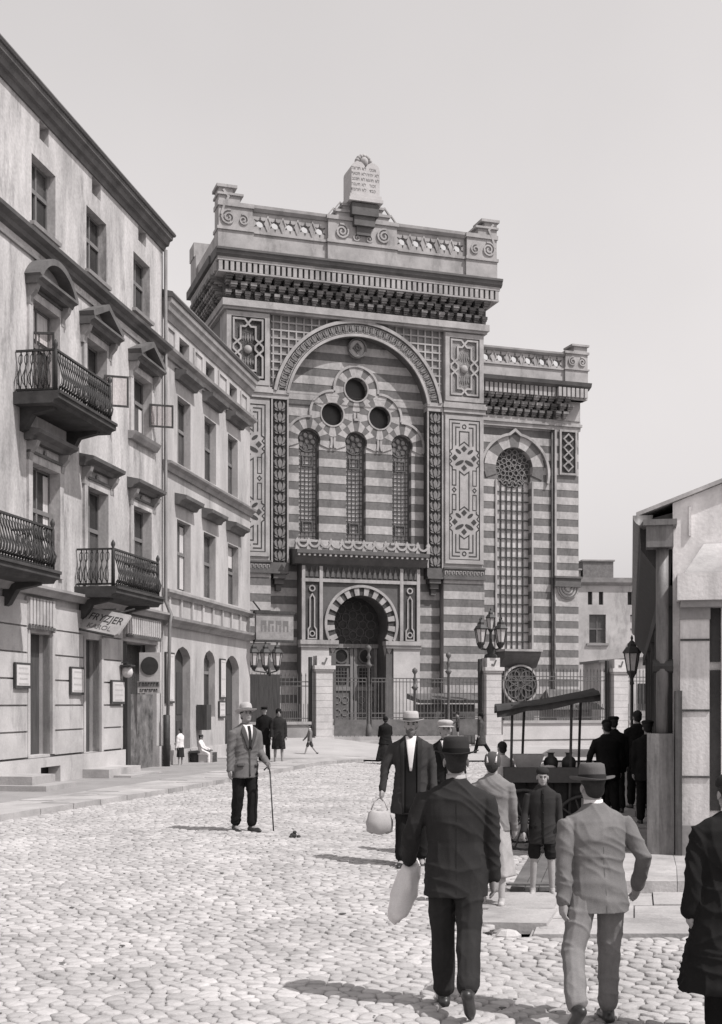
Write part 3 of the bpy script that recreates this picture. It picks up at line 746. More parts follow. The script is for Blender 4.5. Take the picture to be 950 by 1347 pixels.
parapet(6.5, 11.2, 6, 18.36, -.5, .68)
m = MB().box(11.2, 12.5, -1.2, -.38, 18.36, 18.98).box(11.16, 12.56, -1.24, -.32, 18.98, 19.06).box(11.22, 12.48, -1.2, -.38, 19.06, 19.8).box(11.16, 12.54, -1.25, -.3, 19.8, 19.92).box(11.7, 12.46, -1.2, -.4, 19.92, 20.2).box(11.55, 12.54, -1.25, -.3, 20.2, 20.3).build('corner_block', STONE, SY)
MB().ribbon(spiral(11.6, 19.4, .24, 1.7), .06, -.38, -.31).build('scroll', STONE, m); MB().ribbon(spiral(12.15, 19.4, .24, 1.7, -1), .06, -.38, -.31).build('scroll', STONE, m)
# bay sill and round grille beneath the wing window
m = MB().profile([(-1.2, 3.75), (-.75, 3.75), (-.25, 4.35), (-.2, 4.55), (-1.2, 4.6)], 7.75, 9.75); m.build('bay_sill', STONED, SY)
MB().box(7.7, 9.8, -1.2, -.1, 4.55, 4.66).build('bay_ledge', STONE, SY)
MB().box(7.95, 9.6, -1.2, -.7, .2, 3.75).build('bay_base', BDK, SY)
m = MB().poly(arc(8.78, 2.9, .95, 0, 2*pi, 30)[:-1], -.71, -.62).build('round_grille', HOLLOW, SY)
MB().ribbon(arc(8.78, 2.9, .95, 0, 2*pi, 30)[:-1], .09, -.66, -.5, True).build('grille_rim', STONE, m)
q = 0
for k in range(8):
    t = 2*pi*k/8; MB().ribbon(arc(8.78+.5*cos(t), 2.9+.5*sin(t), .33, 0, 2*pi, 12)[:-1], .05, -.63, -.56+.004*k, True).build('grille_ring', STONED, m)
# portal
PO = MB(); hp = horse_open(0, 1.26, .9, 5.72, 1.38)
for q in wall_rows([(.4, 9.0)], -2.95, 2.95, [hp], .3, 1.3, step=.08).values(): PO.add(q.v, q.f)
PO.box(-2.95, -2.93, -.5, .3, .4, 9.0).box(2.93, 2.95, -.5, .3, .4, 9.0)
PO = PO.build('portal', STONED, SY)
for s in (-1, 1):
    bx = lambda a0, a1, *r: MB().box(min(s*a0, s*a1), max(s*a0, s*a1), *r)
    bx(1.62, 2.97, .25, .36, .4, 4.58).build('pier_facing', mat('portal_pale_stone', .42, .16, 1), PO)
    bx(1.22, 3.02, .0, .44, 4.58, 4.72).build('impost', STONE, PO); bx(1.18, 3.06, .0, .50, 4.72, 4.92).build('impost', STONE, PO)
    for a in (2.88, 2.02): bx(a-.08, a+.08, .28, .42, 4.93, 8.4).build('frame_bar', STONE, PO)
    bx(2.1, 2.8, .28, .33, 4.95, 7.6).build('side_panel', ORND, PO)
    pp = [(2.25, 4.98), (2.65, 4.98), (2.65, 5.42), (2.56, 5.55), (2.56, 6.9), (2.45, 7.08), (2.34, 6.9), (2.34, 5.55), (2.25, 5.42)]
    MB().ribbon([(s*x, z) for x, z in pp], .06, .31, .40, True).build('slot_frame', STONE, PO)
    MB().ribbon(arc(s*2.45, 5.22, .12, 0, 2*pi, 12)[:-1], .05, .31, .39, True).build('rosette', STONE, PO)
    MB().ribbon(arc(s*2.45, 7.35, .13, 0, 2*pi, 12)[:-1], .06, .31, .39, True).build('rosette', STONE, PO)
    MB().lathe((s*1.42, .12, .9), [(.19, 0), (.19, .3), (.13, .36), (.12, 3.1), (.15, 3.2), (.22, 3.65), (.22, 3.7)], 12).build('column', STONE, PO, smooth=True)
MB().box(-2.97, 2.97, .28, .41, 7.66, 7.82).build('frame_bar', STONE, PO)
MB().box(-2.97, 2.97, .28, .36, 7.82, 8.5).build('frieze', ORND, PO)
for k in range(22):
    a = -2.75+5.5*k/21; MB().poly([(a-.09, 7.9), (a+.09, 7.9), (a+.05, 8.2), (a, 8.38), (a-.05, 8.2)], .34, .40).build('frieze_leaf', STONED, PO)
for k in range(27):
    ta = -.52+(pi+1.04)*k/27; tb_ = -.52+(pi+1.04)*(k+1)/27
    MB().poly(arc(0, 5.72, 1.72, ta+.0, tb_, 2)+arc(0, 5.72, 1.36, tb_, ta, 2), .25, .385 if k % 2 == 0 else .33).build('voussoir', STONE if k % 2 == 0 else ORND, PO)
MB().ribbon(arc(0, 5.72, 1.79, -.45, pi+.45, 40), .12, .28, .43).build('archivolt', STONE, PO)
MB().box(-2.0, 2.0, .27, .315, 4.95, 7.66).build('spandrel_ground', mat('portal_spandrel', .17, .3, 6, bump=.4), PO) if False else None
MB().profile([(-.5, 8.5), (.36, 8.5), (.55, 8.72), (.62, 8.85), (.8, 8.95), (.8, 9.12), (-.5, 9.3)], -3.3, 3.3).build('canopy', STONED, PO)
for k in range(26):
    a = -3.2+6.4*k/25; MB().box(a-.05, a+.05, .6, .77, 8.84, 8.94).build('canopy_dentil', STONE, PO)
for k in range(12):
    c = -3.0+6.0*k/11
    m = MB().ribbon(arc(c, 9.5, .24, pi+.15, 2*pi-.15, 10), .1, .66, .78)
    m.build('crest_scallop', STONE, PO)
for k in range(13):
    c = -3.0+6.0*(k-.5)/11; MB().poly([(c-.1, 9.12), (c+.1, 9.12), (c+.06, 9.4), (c+.11, 9.5), (c, 9.68), (c-.11, 9.5), (c-.06, 9.4)], .62, .74, True).build('crest_leaf', STONE, PO)
# doors
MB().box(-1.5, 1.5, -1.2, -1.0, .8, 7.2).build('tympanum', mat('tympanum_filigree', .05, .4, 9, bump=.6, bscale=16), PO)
m = MB(); n_ = 0
for R, n, r in ((.95, 14, .22), (.5, 8, .2), (0, 1, .26)):
    for k in range(n): t = 2*pi*k/n; n_ += 1; m.ribbon(arc(R*cos(t), 5.75+R*sin(t), r, 0, 2*pi, 12)[:-1], .035, -1.0, -.975+.001*n_, True)
m.build('filigree', mat('filigree', .10, .3, 5), PO)
MB().box(-1.3, 1.3, -1.0, -.82, 4.62, 4.82).build('transom', mat('door_timber', .19, .3, 3, stretch=(5, 5, .6)), PO)
DT = mat('door_timber', .19)
for s in (-1, 1):
    c = s*.62
    d = MB().box(c-.6, c-.45, -1.0, -.88, .9, 4.62).box(c+.45, c+.6, -1.0, -.88, .9, 4.62).box(c-.45, c+.45, -1.0, -.882, 2.55, 2.75).box(c-.45, c+.45, -1.0, -.882, 3.75, 3.83).box(c-.45, c+.45, -1.0, -.882, .9, 1.1)
    d = d.build('door', DT, PO)
    MB().box(c-.45, c+.45, -1.0, -.94, 1.1, 4.62).build('door_panel', mat('door_panel_wood', .12, .3, 4, bump=.3), d)
    MB().poly(arc(c, 4.24, .3, 0, 2*pi, 22)[:-1], -.94, -.935).build('porthole', GLASS, d)
    MB().ribbon(arc(c, 4.24, .34, 0, 2*pi, 22)[:-1], .08, -.94, -.87, True).build('porthole_rim', STONED, d)
    MB().box(c-.3, c+.3, -.94, -.932, 2.85, 3.65).build('door_glass', GLASS, d)
    m = MB(); lattice(m, c-.3, c+.3, 2.85, 3.65, 4, 5, .03, -.932, -.92); m.build('door_grille', IRONG, d)
    m = MB(); 
    for k in range(4): m.ribbon(arc(c-.2+.4*(k % 2), 1.5+.6*(k//2), .17, 0, 2*pi, 12)[:-1], .04, -.94, -.9, True)
    m.build('door_carving', DT, d)
for k in range(5): MB().box(-2.4-.02*k, 2.4+.02*k, .31, .8+.36*k, -.2+.002*k, .9-.17*k).build('stair_step', SLAB, PO)
# ------------------------------------------------------------------ left-hand tenements (a = distance along the street wall)
LA = atan2(1, .1788); LO = (-12.3, 0, 0)
BA = thing('tenement_house', 'four storey stucco tenement with iron balconies and a FRYZJER sign, nearest on the left', 'tenement', LO, LA)
WIN_GLASS = [GLASS, mat('window_glass_pale', .07, .5, 1.5, rough=.15, bump=.02, spec=.5), GLASS]
def window(p, a0, a1, z0, z1, out, frame=FRAMEW, trans=.62, cols=2, curtain=False, pane=None):
    """frame mesh with a mullion and a transom; each pane a sub-part"""
    d = out; fw = .055
    m = MB().box(a0, a0+fw, d-.06, d, z0, z1).box(a1-fw, a1, d-.06, d, z0, z1).box(a0+fw, a1-fw, d-.06, d-.002, z0, z0+fw).box(a0+fw, a1-fw, d-.06, d-.002, z1-fw, z1)
    zt = z0+(z1-z0)*trans; m.box(a0+fw, a1-fw, d-.06, d+.012, zt-.05, zt+.05)
    ca = (a0+a1)/2
    if cols == 2: m.box(ca-.04, ca+.04, d-.06, d+.006, z0+fw, zt-.05).box(ca-.03, ca+.03, d-.06, d+.006, zt+.05, z1-fw)
    wn = m.build('window', frame, p)
    xs = [a0+fw, ca, a1-fw] if cols == 2 else [a0+fw, a1-fw]
    for i in range(len(xs)-1):
        for lo, hi in ((z0+fw, zt-.05), (zt+.05, z1-fw)):
            g = pane or random.choice(WIN_GLASS)
            MB().box(xs[i]+.005, xs[i+1]-.005, d-.05, d-.035, lo, hi).build('pane', g, wn)
    q = random.random()
    if curtain or q < .45: MB().box(a0+fw, a0+fw+random.uniform(.2, .38)*(a1-a0), d-.033, d-.028, z0+.1, (zt if q < .2 else z1)-.1).build('curtain', CURT, wn)
    if .3 < q < .7: MB().box(a1-fw-random.uniform(.15, .3)*(a1-a0), a1-fw, d-.033, d-.028, z0+.1, (zt if q < .5 else z1)-.1).build('curtain', CURT, wn)
    if q > .85: MB().box(a0+fw+.01, a1-fw-.01, d-.032, d-.027, zt+random.uniform(-.3, .2), z1-fw).build('blind', CURT, wn)
    return wn
CLEAR = mat('clear_pane', .9, .02, 2, rough=.02, bump=0, spec=.3); CLEAR.node_tree.nodes['Principled BSDF'].inputs['Transmission Weight'].default_value = 1; CLEAR.node_tree.nodes['Principled BSDF'].inputs['IOR'].default_value = 1.03
def sash(p, hinge_a, z0, z1, out, wd, ang, name='open_sash'):
    """a casement swung outwards from its hinge"""
    m = MB(); t = .05
    m.box(0, t, -.02, .02, z0, z1).box(wd-t, wd, -.02, .02, z0, z1).box(t, wd-t, -.018, .018, z0, z0+t).box(t, wd-t, -.018, .018, z1-t, z1)
    m.box(wd*.3, wd*.3+.025, -.012, .012, z0+t, z1-t)
    o = m.build(name, WOODD, p); o.location = (hinge_a, -out, 0); o.rotation_euler = (0, 0, -ang)
    g = MB().box(t, wd-t, -.004, .004, z0+t, z1-t).build('pane', CLEAR, o)
    return o
def marks(a0, a1, z, h, out, p, mt, n):
    """lettering too blurred to read: one worn stroke group per character"""
    w_ = (a1-a0)/n
    for k in range(n):
        a = a0+w_*k; m = MB().box(a+.12*w_, a+.32*w_, out, out+.006, z-h/2, z+h/2)
        m.box(a+.32*w_, a+.82*w_, out, out+.005, z+h*random.uniform(-.1, .3), z+h*.5)
        if random.random() < .6: m.box(a+.62*w_, a+.82*w_, out, out+.0065, z-h/2, z+h*.05)
        m.build('lettering', mt, p)
# openings of house A
random.seed(5)
doors = [(28.15, 29.32, .78, 3.52), (31.28, 32.30, .72, 3.54), (33.92, 36.62, .12, 3.62)]
f1 = [(28.24, 29.72, 4.85, 7.30), (31.38, 32.72, 4.85, 7.30), (34.56, 35.98, 5.3, 7.32)]
f2 = [(28.26, 29.70, 8.75, 10.93), (31.33, 32.62, 9.0, 10.95), (34.56, 36.0, 9.3, 10.97)]
f3 = [(28.30, 29.58, 12.64, 14.18), (31.41, 32.72, 12.64, 14.24), (34.68, 35.98, 12.70, 14.26)]
vents = [(28.71, 29.2, 14.68, 15.1), (31.77, 32.34, 14.68, 15.1), (35.06, 35.67, 14.7, 15.1)]
blind = [(24.6, 26.0, 4.85, 7.3), (24.6, 26.0, 8.9, 10.93), (24.6, 26.0, 12.64, 14.2), (24.5, 25.8, .8, 3.5)]
cellar = [(28.63, 29.7, .08, .5)]
AEND = 37.1
m = MB()
for q in wall_rows([(4.42, 12.5), (12.5, 15.3)], 20, AEND, [rect_open(*q) for q in f1+f2+f3+vents+blind[:3]], 0, .28).values(): m.add(q.v, q.f)
m.build('upper_wall', STU, BA)
m = MB().box(20, AEND, -12, -.5, -.3, 15.5).box(AEND-.02, AEND, -12, 0, -.3, 15.1).build('house_body', STU, BA)
m = MB()
for q in wall_rows([(-.1, .72)], 20, AEND, [rect_open(*q) for q in cellar]+[rect_open(33.92, 36.62, .12, 3.6)], .07, .3).values(): m.add(q.v, q.f)
m.build('plinth', PLAS, BA)
m = MB()
for q in wall_rows([(.72, 4.42)], 20, AEND, [rect_open(*q) for q in doors+[blind[3]]], -.02, .35).values(): m.add(q.v, q.f)
m.build('ground_wall', RUST, BA)
MB().box(28.4, 29.9, -.34, -.3, 0, .6).build('cellar_window', HOLLOW, BA)
# rusticated courses, each its own block between the openings
z = .74; segs = [(20, 24.4), (25.9, 28.02), (29.47, 31.14), (32.44, 33.8)]
for k in range(6):
    z1 = z+.58
    for a0, a1 in segs:
        MB().box(a0, a1, -.03, .035, z+.02, min(z1-.02, 4.36)).build('rustic_course', RUST, BA)
    z = z1
for (a0, a1, z0, z1) in doors[:2]:
    MB().box(a0+.02, a1-.02, -.34, -.28, z0, z1).build('door', WOODM, BA)
    MB().box(a0-.12, a0, -.2, .045, z0, z1+.05).build('door_jamb', RUST, BA); MB().box(a1, a1+.14, -.2, .045, z0, z1+.05).build('door_jamb', RUST, BA)
d_ = BA.children[-1]
MB().box(28.2, 28.55, -.28, -.22, .8, 3.4).build('door_leaf', WOODD, BA)
MB().box(31.33, 31.5, -.28, -.22, .75, 3.5).build('door_leaf', WOODD, BA)
for (a0, a1, z0) in ((28.0, 29.5, 3.6), (33.95, 36.7, 3.72)):                 # fluted lintels
    n = int((a1-a0)/.17); L = MB().box(a0, a1, -.03, .05, z0, 4.3).build('lintel', RUST, BA)
    for k in range(n): MB().box(a0+.03+k*.17, a0+.145+k*.17, .05, .10, z0+.1, 4.28).build('flute', RUST, L)
    for k in range(n*2): MB().box(a0+k*.085+.01, a0+k*.085+.06, .05, .12, z0+.0, z0+.07).build('bead', TRIMD, L)
# mouldings
def mould(p, prof, a0, a1, mt=TRIM, name='moulding'): return MB().profile(prof, a0, a1).build(name, mt, p)
mould(BA, [(0, 4.36), (.14, 4.36), (.2, 4.46), (.28, 4.5), (.28, 4.56), (0, 4.62)], 20, AEND, TRIM, 'string_course')
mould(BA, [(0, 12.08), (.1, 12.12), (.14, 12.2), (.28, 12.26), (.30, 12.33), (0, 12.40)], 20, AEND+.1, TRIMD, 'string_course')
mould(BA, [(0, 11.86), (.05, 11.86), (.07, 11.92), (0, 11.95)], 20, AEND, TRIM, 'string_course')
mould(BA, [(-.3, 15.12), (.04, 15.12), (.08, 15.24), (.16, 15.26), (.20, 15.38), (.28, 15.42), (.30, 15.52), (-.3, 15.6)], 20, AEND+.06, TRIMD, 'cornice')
mould(BA, [(-.4, 15.53), (.34, 15.53), (.37, 15.58), (.34, 15.64), (-.4, 15.82)], 20, AEND+.12, ROOFM, 'eaves')
for q in vents: MB().box(q[0]-.02, q[1]+.02, -.35, -.27, q[2]-.02, q[3]+.02).build('vent', HOLLOW, BA)
MB().box(20, AEND, -12, -.4, 15.5, 15.78).build('roof', ROOFM, BA)
for q in f3: window(BA, q[0], q[1], q[2], q[3], -.2, trans=.58)
for i, q in enumerate(f1): window(BA, q[0], q[1], q[2], q[3], -.2, trans=.6, curtain=True)
for i, q in enumerate(f2): window(BA, q[0], q[1], q[2], q[3], -.2, trans=.6, curtain=(i == 0))
for q in blind[:3]: window(BA, q[0], q[1], q[2], q[3], -.2)
sash(BA, 32.58, 9.55, 10.35, .0, .62, radians(62)); sash(BA, 35.95, 9.75, 10.4, .0, .68, radians(62)); sash(BA, 28.3, 8.9, 10.2, .0, .5, radians(75))
# surrounds, pediments, hoods
def surround(a0, a1, z0, z1):
    MB().box(a0-.2, a0, 0, .06, z0, z1+.18).build('surround', STU, BA); MB().box(a1, a1+.2, 0, .06, z0, z1+.18).build('surround', STU, BA)
    MB().box(a0, a1, 0, .058, z1, z1+.18).build('surround', STU, BA)
    MB().box(a0-.2, a1+.2, 0, .10, z1+.18, z1+.24).build('fillet', TRIMD, BA)
def brackets(a0, a1, z):
    for a in (a0, a1):
        m = MB().profile([(0, z-.42), (.07, z-.42), (.10, z-.25), (.22, z-.12), (.26, z), (0, z)], a-.08, a+.08); m.build('bracket', TRIM, BA)
def pediment(c, hw, z, arched):
    p = MB().profile([(0, z), (.26, z), (.3, z+.08), (.4, z+.12), (.4, z+.18), (0, z+.2)], c-hw, c+hw).build('pediment', TRIMD, BA)
    if arched:
        R = (hw*hw+.55*.55)/(2*.55); zc = z+.16+.55-R; t = math.acos(hw/R)
        MB().ribbon(arc(c, zc, R, t, pi-t, 20), .14, 0, .38).build('pediment_arch', TRIMD, p)
        MB().poly(arc(c, zc, R-.05, t, pi-t, 20), 0, .08).build('tympanum', TRIM, p)
    else:
        MB().ribbon([(c-hw, z+.24), (c, z+.68), (c+hw, z+.24)], .14, 0, .38).build('pediment_rake', TRIMD, p)
        MB().poly([(c-hw, z+.2), (c+hw, z+.2), (c, z+.64)], 0, .06).build('tympanum', TRIM, p)
    brackets(c-hw+.14, c+hw-.14, z)
for i, q in enumerate(f2):
    surround(q[0], q[1], q[2], q[3]); pediment((q[0]+q[1])/2, 1.0, 11.18, i == 0)
surround(*blind[1][:2], blind[1][2], blind[1][3])
for i, q in enumerate(f1):
    surround(q[0], q[1], q[2], q[3]); c = (q[0]+q[1])/2
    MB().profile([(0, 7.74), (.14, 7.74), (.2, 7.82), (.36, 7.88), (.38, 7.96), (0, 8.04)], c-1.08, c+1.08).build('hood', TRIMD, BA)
    brackets(c-.86, c+.86, 7.74)
    MB().ball((c, .05, 7.6), .1, .06, .1, 8, 5).build('rosette', TRIM, BA)
for q in (f2[2], f1[2]): MB().profile([(0, q[2]-.22), (.12, q[2]-.22), (.2, q[2]-.1), (.24, q[2]-.02), (0, q[2])], q[0]-.3, q[1]+.3).build('sill', TRIM, BA)
for q in f3: MB().profile([(0, q[2]-.08), (.1, q[2]-.08), (.12, q[2]), (0, q[2])], q[0]-.1, q[1]+.1).build('sill', TRIM, BA)
# balconies
def bal_mesh(h):
    m = MB()
    pts = [(0, .0, 0), (0, .10, .1*h), (0, .13, .28*h), (0, .06, .55*h), (0, .0, .8*h), (0, 0, h)]
    m.tube(pts, .016, 5)
    for s in (-1, 1):
        m.tube([(0, .02, .06*h), (s*.05, .10, .16*h), (s*.06, .12, .30*h), (s*.03, .08, .44*h), (0, .05, .58*h)], .010, 4)
        m.tube([(0, .0, .96*h), (s*.045, .01, .88*h), (s*.04, .03, .74*h), (0, .05, .62*h)], .009, 4)
    return m.mesh('baluster', True)
BALM = bal_mesh(.82)
def balcony(a0, a1, zf, wd):
    s = MB().profile([(0, zf-.24), (wd-.02, zf-.24), (wd+.02, zf-.17), (wd+.12, zf-.14), (wd+.12, zf-.05), (wd+.16, zf-.04), (wd+.16, zf+.02), (0, zf+.02)], a0-.12, a1+.12).build('balcony', mat('balcony_dark', .05, .4, 2), BA)  # slab and brackets coloured dark to carry the underside's shade
    for a in (a0+.3, a1-.3): MB().profile([(0, zf-.75), (.12, zf-.7), (.3, zf-.4), (wd-.15, zf-.3), (wd-.15, zf-.24), (0, zf-.24)], a-.1, a+.1).build('balcony_bracket', mat('balcony_dark', .05), s)
    r = MB()
    for z in (zf+.06, zf+.9):
        r.box(a0, a1, wd-.03, wd+.03, z, z+.045).box(a0-.03, a0+.03, .02, wd-.03, z, z+.043).box(a1-.03, a1+.03, .02, wd-.03, z, z+.043)
    r.build('railing', IRON, s)
    for a in (a0, a1):
        MB().lathe((a, wd, zf), [(.05, 0), (.045, .9), (.03, .95), (.055, 1.02), (.05, 1.07), (.01, 1.14)], 8).build('newel', IRON, s, smooth=True)
    n = int((a1-a0)/.125)
    for k in range(1, n): put('baluster', BALM, IRON, s, (a0+(a1-a0)*k/n, -wd, zf+.08))
    n = int(wd/.12)
    for k in range(1, n):
        put('baluster', BALM, IRON, s, (a0, -wd*k/n, zf+.08), -pi/2); put('baluster', BALM, IRON, s, (a1, -wd*k/n, zf+.08), pi/2)
    return s
balcony(27.5, 30.6, 8.62, .92); balcony(30.78, 33.98, 4.74, .94); balcony(23.5, 27.3, 4.74, .94)
# downpipe
m = MB().tube([(AEND-.1, .12, 15.1), (AEND-.1, .12, 4.9), (AEND-.12, .3, 4.5), (36.85, .3, 4.3), (36.85, .2, .1)], .055, 8).build('downpipe', ZINC, BA, smooth=True)
MB().lathe((36.85, .2, 0), [(.1, .05), (.1, 1.6), (.06, 1.62)], 10).build('pipe_boot', IRON, BA, smooth=True)
# shop front
MB().box(33.95, 36.6, -.55, -.5, .1, 3.6).build('shop_wall', mat('shop_wall', .07, .6, 3, bump=.4), BA)
MB().box(33.95, 34.45, -.3, -.1, .1, 3.6).build('shop_door', WOODD, BA)
MB().box(34.1, 34.35, -.1, .05, .12, 3.0).build('shop_post', WOODD, BA)
sg = MB().box(-.30, .30, -.03, .03, 2.56, 3.34).build('shop_sign', SIGNP, BA); sg.location = (35.0, -.36, 0); sg.rotation_euler = (0, 0, -pi/2)
MB().poly(arc(.0, 2.97, .25, 0, 2*pi, 26)[:-1], .03, .045).build('sign_disc', INK, sg)
sg = MB().box(-.34, .30, -.03, .03, 2.22, 2.55).build('shop_sign', SIGNP, BA); sg.location = (34.98, -.36, 0); sg.rotation_euler = (0, 0, -pi/2)
MB().box(-.33, .29, .03, .036, 2.40, 2.54).build('sign_stripe', mat('sign_stripe', .2), sg)
marks(-.3, .27, 2.47, .10, .036, sg, INK, 7); marks(-.28, .24, 2.30, .09, .03, sg, INK, 8)
bl = MB().lathe((33.7, .2, 2.62), [(.04, 0), (.12, .04), (.15, .15), (.12, .26), (.04, .30)], 12).build('bracket_lamp', SIGNP, BA, smooth=True)
MB().tube([(33.7, 0, 3.02), (33.7, .2, 3.02), (33.7, .2, 2.9)], .02, 6).build('lamp_bracket', IRON, bl)
MB().box(33.52, 33.88, .06, .36, 2.92, 2.96).build('lamp_cap', IRON, bl)
MB().box(34.6, 36.55, -.5, -.12, .1, 2.2).build('shop_counter', mat('torn_posters', .12, .75, 2.6, bump=.4, bscale=9), BA)
# framed notices on the wall
def notice(a0, a1, z0, z1, p=BA, lines=4, out=.05):
    f = MB().box(a0, a1, out, out+.05, z0, z1).build('notice_board', WOODD, p)
    MB().box(a0+.05, a1-.05, out+.05, out+.058, z0+.06, z1-.05).build('notice_sheet', SIGNP, f)
    for k in range(lines):
        z = z1-.12-(z1-z0-.22)*k/max(1, lines-1) if lines > 1 else (z0+z1)/2
        l = (a1-a0)*random.uniform(.5, .72); c = (a0+a1)/2
        MB().box(c-l/2, c+l/2, out+.058, out+.062, z-.018, z+.018).build('notice_line', mat('faded_ink', .36), f)
notice(27.3, 28.05, 2.27, 2.83); notice(30.25, 31.05, 2.15, 2.82); notice(32.86, 33.78, 1.93, 2.55)
# hanging barber's sign: a leaning board on an iron arm
fs = bpy.data.objects.new('hanging_sign', None)
M_ = MB(); BWD, BHT = 1.75, .92
ptsb = [(-BWD/2, -BHT/2), (-BWD/4, -BHT/2-.0), (BWD/4, -BHT/2-.02), (BWD/2-.12, -BHT/2), (BWD/2, -BHT/2+.12), (BWD/2, BHT/2), (-BWD/2, BHT/2)]
M_.poly(ptsb, -.03, .03, True)
fs = M_.build('hanging_sign', SIGNG, BA)
BM = Matrix.Translation(LO) @ Matrix.Rotation(LA, 4, 'Z')
xa = Vector((1.07, -.55, -.225)).normalized(); za = Vector((.29, .35, .53)).normalized(); ya = za.cross(xa)
SM = Matrix(((xa.x*.70, ya.x, za.x*.76, -6.22), (xa.y*.70, ya.y, za.y*.76, 30.35), (xa.z*.70, ya.z, za.z*.76, 3.9), (0, 0, 0, 1)))
fs.matrix_basis = BM.inverted() @ SM
MB().ribbon([(-.87, -.46), (.77, -.46)], .05, .0, .045).build('sign_edge', IRON, fs)
wall_text('FRYZJER', .40, .03, .034, .12, fs, INK, 0, 1.0); wall_text('KAROL', .26, -.02, .034, -.24, fs, mat('faded_ink2', .12), 0, 1.25)
MB().tube([(.3, 0, .46), (.55, -.2, .95)], .025, 6).build('sign_arm', IRON, fs); MB().tube([(-.5, 0, .46), (-.4, -.35, .95)], .02, 6).build('sign_arm', IRON, fs)
# doorsteps
for (a0, a1, o1, z1) in ((31.0, 33.2, .75, .34), (31.3, 33.6, 1.2, .18), (26.6, 27.75, .8, .42), (26.4, 27.95, 1.2, .24)):
    MB().box(a0, a1, .071, o1, -.05, z1).build('doorstep', SLAB, BA)
# ---------------- house B
BB = thing('tenement_house', 'pale stucco tenement with arched ground floor doors between the balcony house and the synagogue', 'tenement', LO, LA)
BEND = 46.75; B0 = AEND+.004
w3 = [(38.43, 39.70, 9.2, 11.24), (41.15, 42.45, 9.2, 11.24), (43.86, 45.1, 9.2, 11.24)]
w2 = [(38.39, 39.72, 5.38, 7.50), (41.07, 42.4, 5.38, 7.48), (43.86, 45.18, 5.38, 7.46)]
mz = [(38.61, 39.57, 12.42, 13.05), (41.31, 42.25, 12.42, 13.05), (44.05, 45.0, 12.42, 13.05)]
mb_ = [(37.4, 38.1), (40.0, 40.85), (42.7, 43.6), (45.45, 46.2)]
gf = [arch_open(38.2, 39.68, .3, 3.35, .33), arch_open(41.07, 42.33, 1.5, 3.3, .38), arch_open(43.5, 45.25, .25, 3.2, .4)]
m = MB()
for q in wall_rows([(-.1, 4.4), (4.4, 13.35)], B0, BEND, [rect_open(*q) for q in w3+w2+mz]+gf, 0, .25).values(): m.add(q.v, q.f)
m.build('street_wall', STUB, BB)
MB().box(B0, BEND, -12, -.6, -.3, 13.6).box(BEND-.02, BEND+.0, -12, -.003, -.3, 13.2).build('house_body', STUB, BB)
for q in w3+w2: window(BB, q[0], q[1], q[2], q[3], -.2, trans=.55)
MB().box(38.46, 38.8, -.19, -.15, 9.3, 10.2).build('curtain', CURT, BB)
for q in mz: window(BB, q[0], q[1], q[2], q[3], -.2, trans=.5, pane=GLASS)
for a0, a1 in mb_:
    MB().ribbon([(a0, 12.42), (a0, 13.05), (a1, 13.05), (a1, 12.42)], .09, 0, .05).build('blind_panel', STUB, BB)
mould(BB, [(0, 12.1), (.08, 12.1), (.12, 12.2), (.26, 12.26), (.28, 12.34), (0, 12.38)], B0, BEND+.05, TRIM, 'string_course')
mould(BB, [(0, 8.78), (.08, 8.78), (.12, 8.9), (.24, 8.96), (.26, 9.02), (0, 9.06)], B0, BEND+.05, TRIM, 'string_course')
mould(BB, [(0, 5.08), (.08, 5.08), (.12, 5.16), (.2, 5.2), (.2, 5.28), (0, 5.32)], B0, BEND+.05, TRIM, 'string_course')
mould(BB, [(0, 4.22), (.10, 4.22), (.16, 4.32), (.32, 4.4), (.34, 4.48), (0, 4.54)], B0, BEND+.15, TRIM, 'string_course')
for k in range(9): MB().box(37.5+1.1*k, 37.64+1.1*k, 0, .07, 4.54, 5.08).build('dado_pier', STUB, BB)
for q in w3+w2:
    c = (q[0]+q[1])/2; z = q[3]+.42
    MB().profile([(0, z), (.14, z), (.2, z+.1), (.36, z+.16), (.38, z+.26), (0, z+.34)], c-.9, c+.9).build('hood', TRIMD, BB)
mould(BB, [(-.2, 13.22), (.04, 13.22), (.10, 13.4), (.17, 13.42), (.21, 13.58), (.26, 13.62), (.28, 13.76), (-.2, 13.82)], B0-.02, BEND+.06, TRIM, 'cornice')
mould(BB, [(-.4, 13.77), (.31, 13.77), (.35, 13.84), (.31, 13.92), (-1.5, 14.38), (-1.5, 14.05)], B0-.05, BEND+.12, ROOFM, 'eaves')
MB().box(B0, BEND, -12, -1.4, 13.3, 14.33).build('roof', ROOFM, BB)
for i, (a0, a1, z0, z1) in enumerate(((38.2, 39.68, .3, 3.75), (43.5, 45.25, .25, 3.7))):
    d = MB().box(a0-.05, (a0+a1)/2-.02, -.32, -.25, z0, z1).box((a0+a1)/2+.02, a1+.05, -.32, -.25, z0, z1).build('door', WOODM if i == 0 else WOODD, BB)
    for s in (a0+.12, (a0+a1)/2+.12):
        MB().box(s, s+.5, -.25, -.235, z0+.3, z0+1.1).build('door_panel', WOODD, d); MB().box(s, s+.5, -.25, -.235, z0+1.3, z0+2.6).build('door_panel', WOODD, d)
window(BB, 41.07, 42.33, 1.5, 3.7, -.2, trans=.66)
MB().box(B0, BEND, .001, .05, -.1, .55).build('plinth', PLAS, BB)
notice(37.22, 38.0, 1.95, 3.45, BB, 2, .01); notice(42.78, 43.42, 2.1, 3.45, BB, 3, .01); notice(42.65, 43.35, 1.45, 2.02, BB, 3, .01)
MB().box(40.25, 40.75, .02, .35, 1.1, 1.9).build('shutter', WOODD, BB)
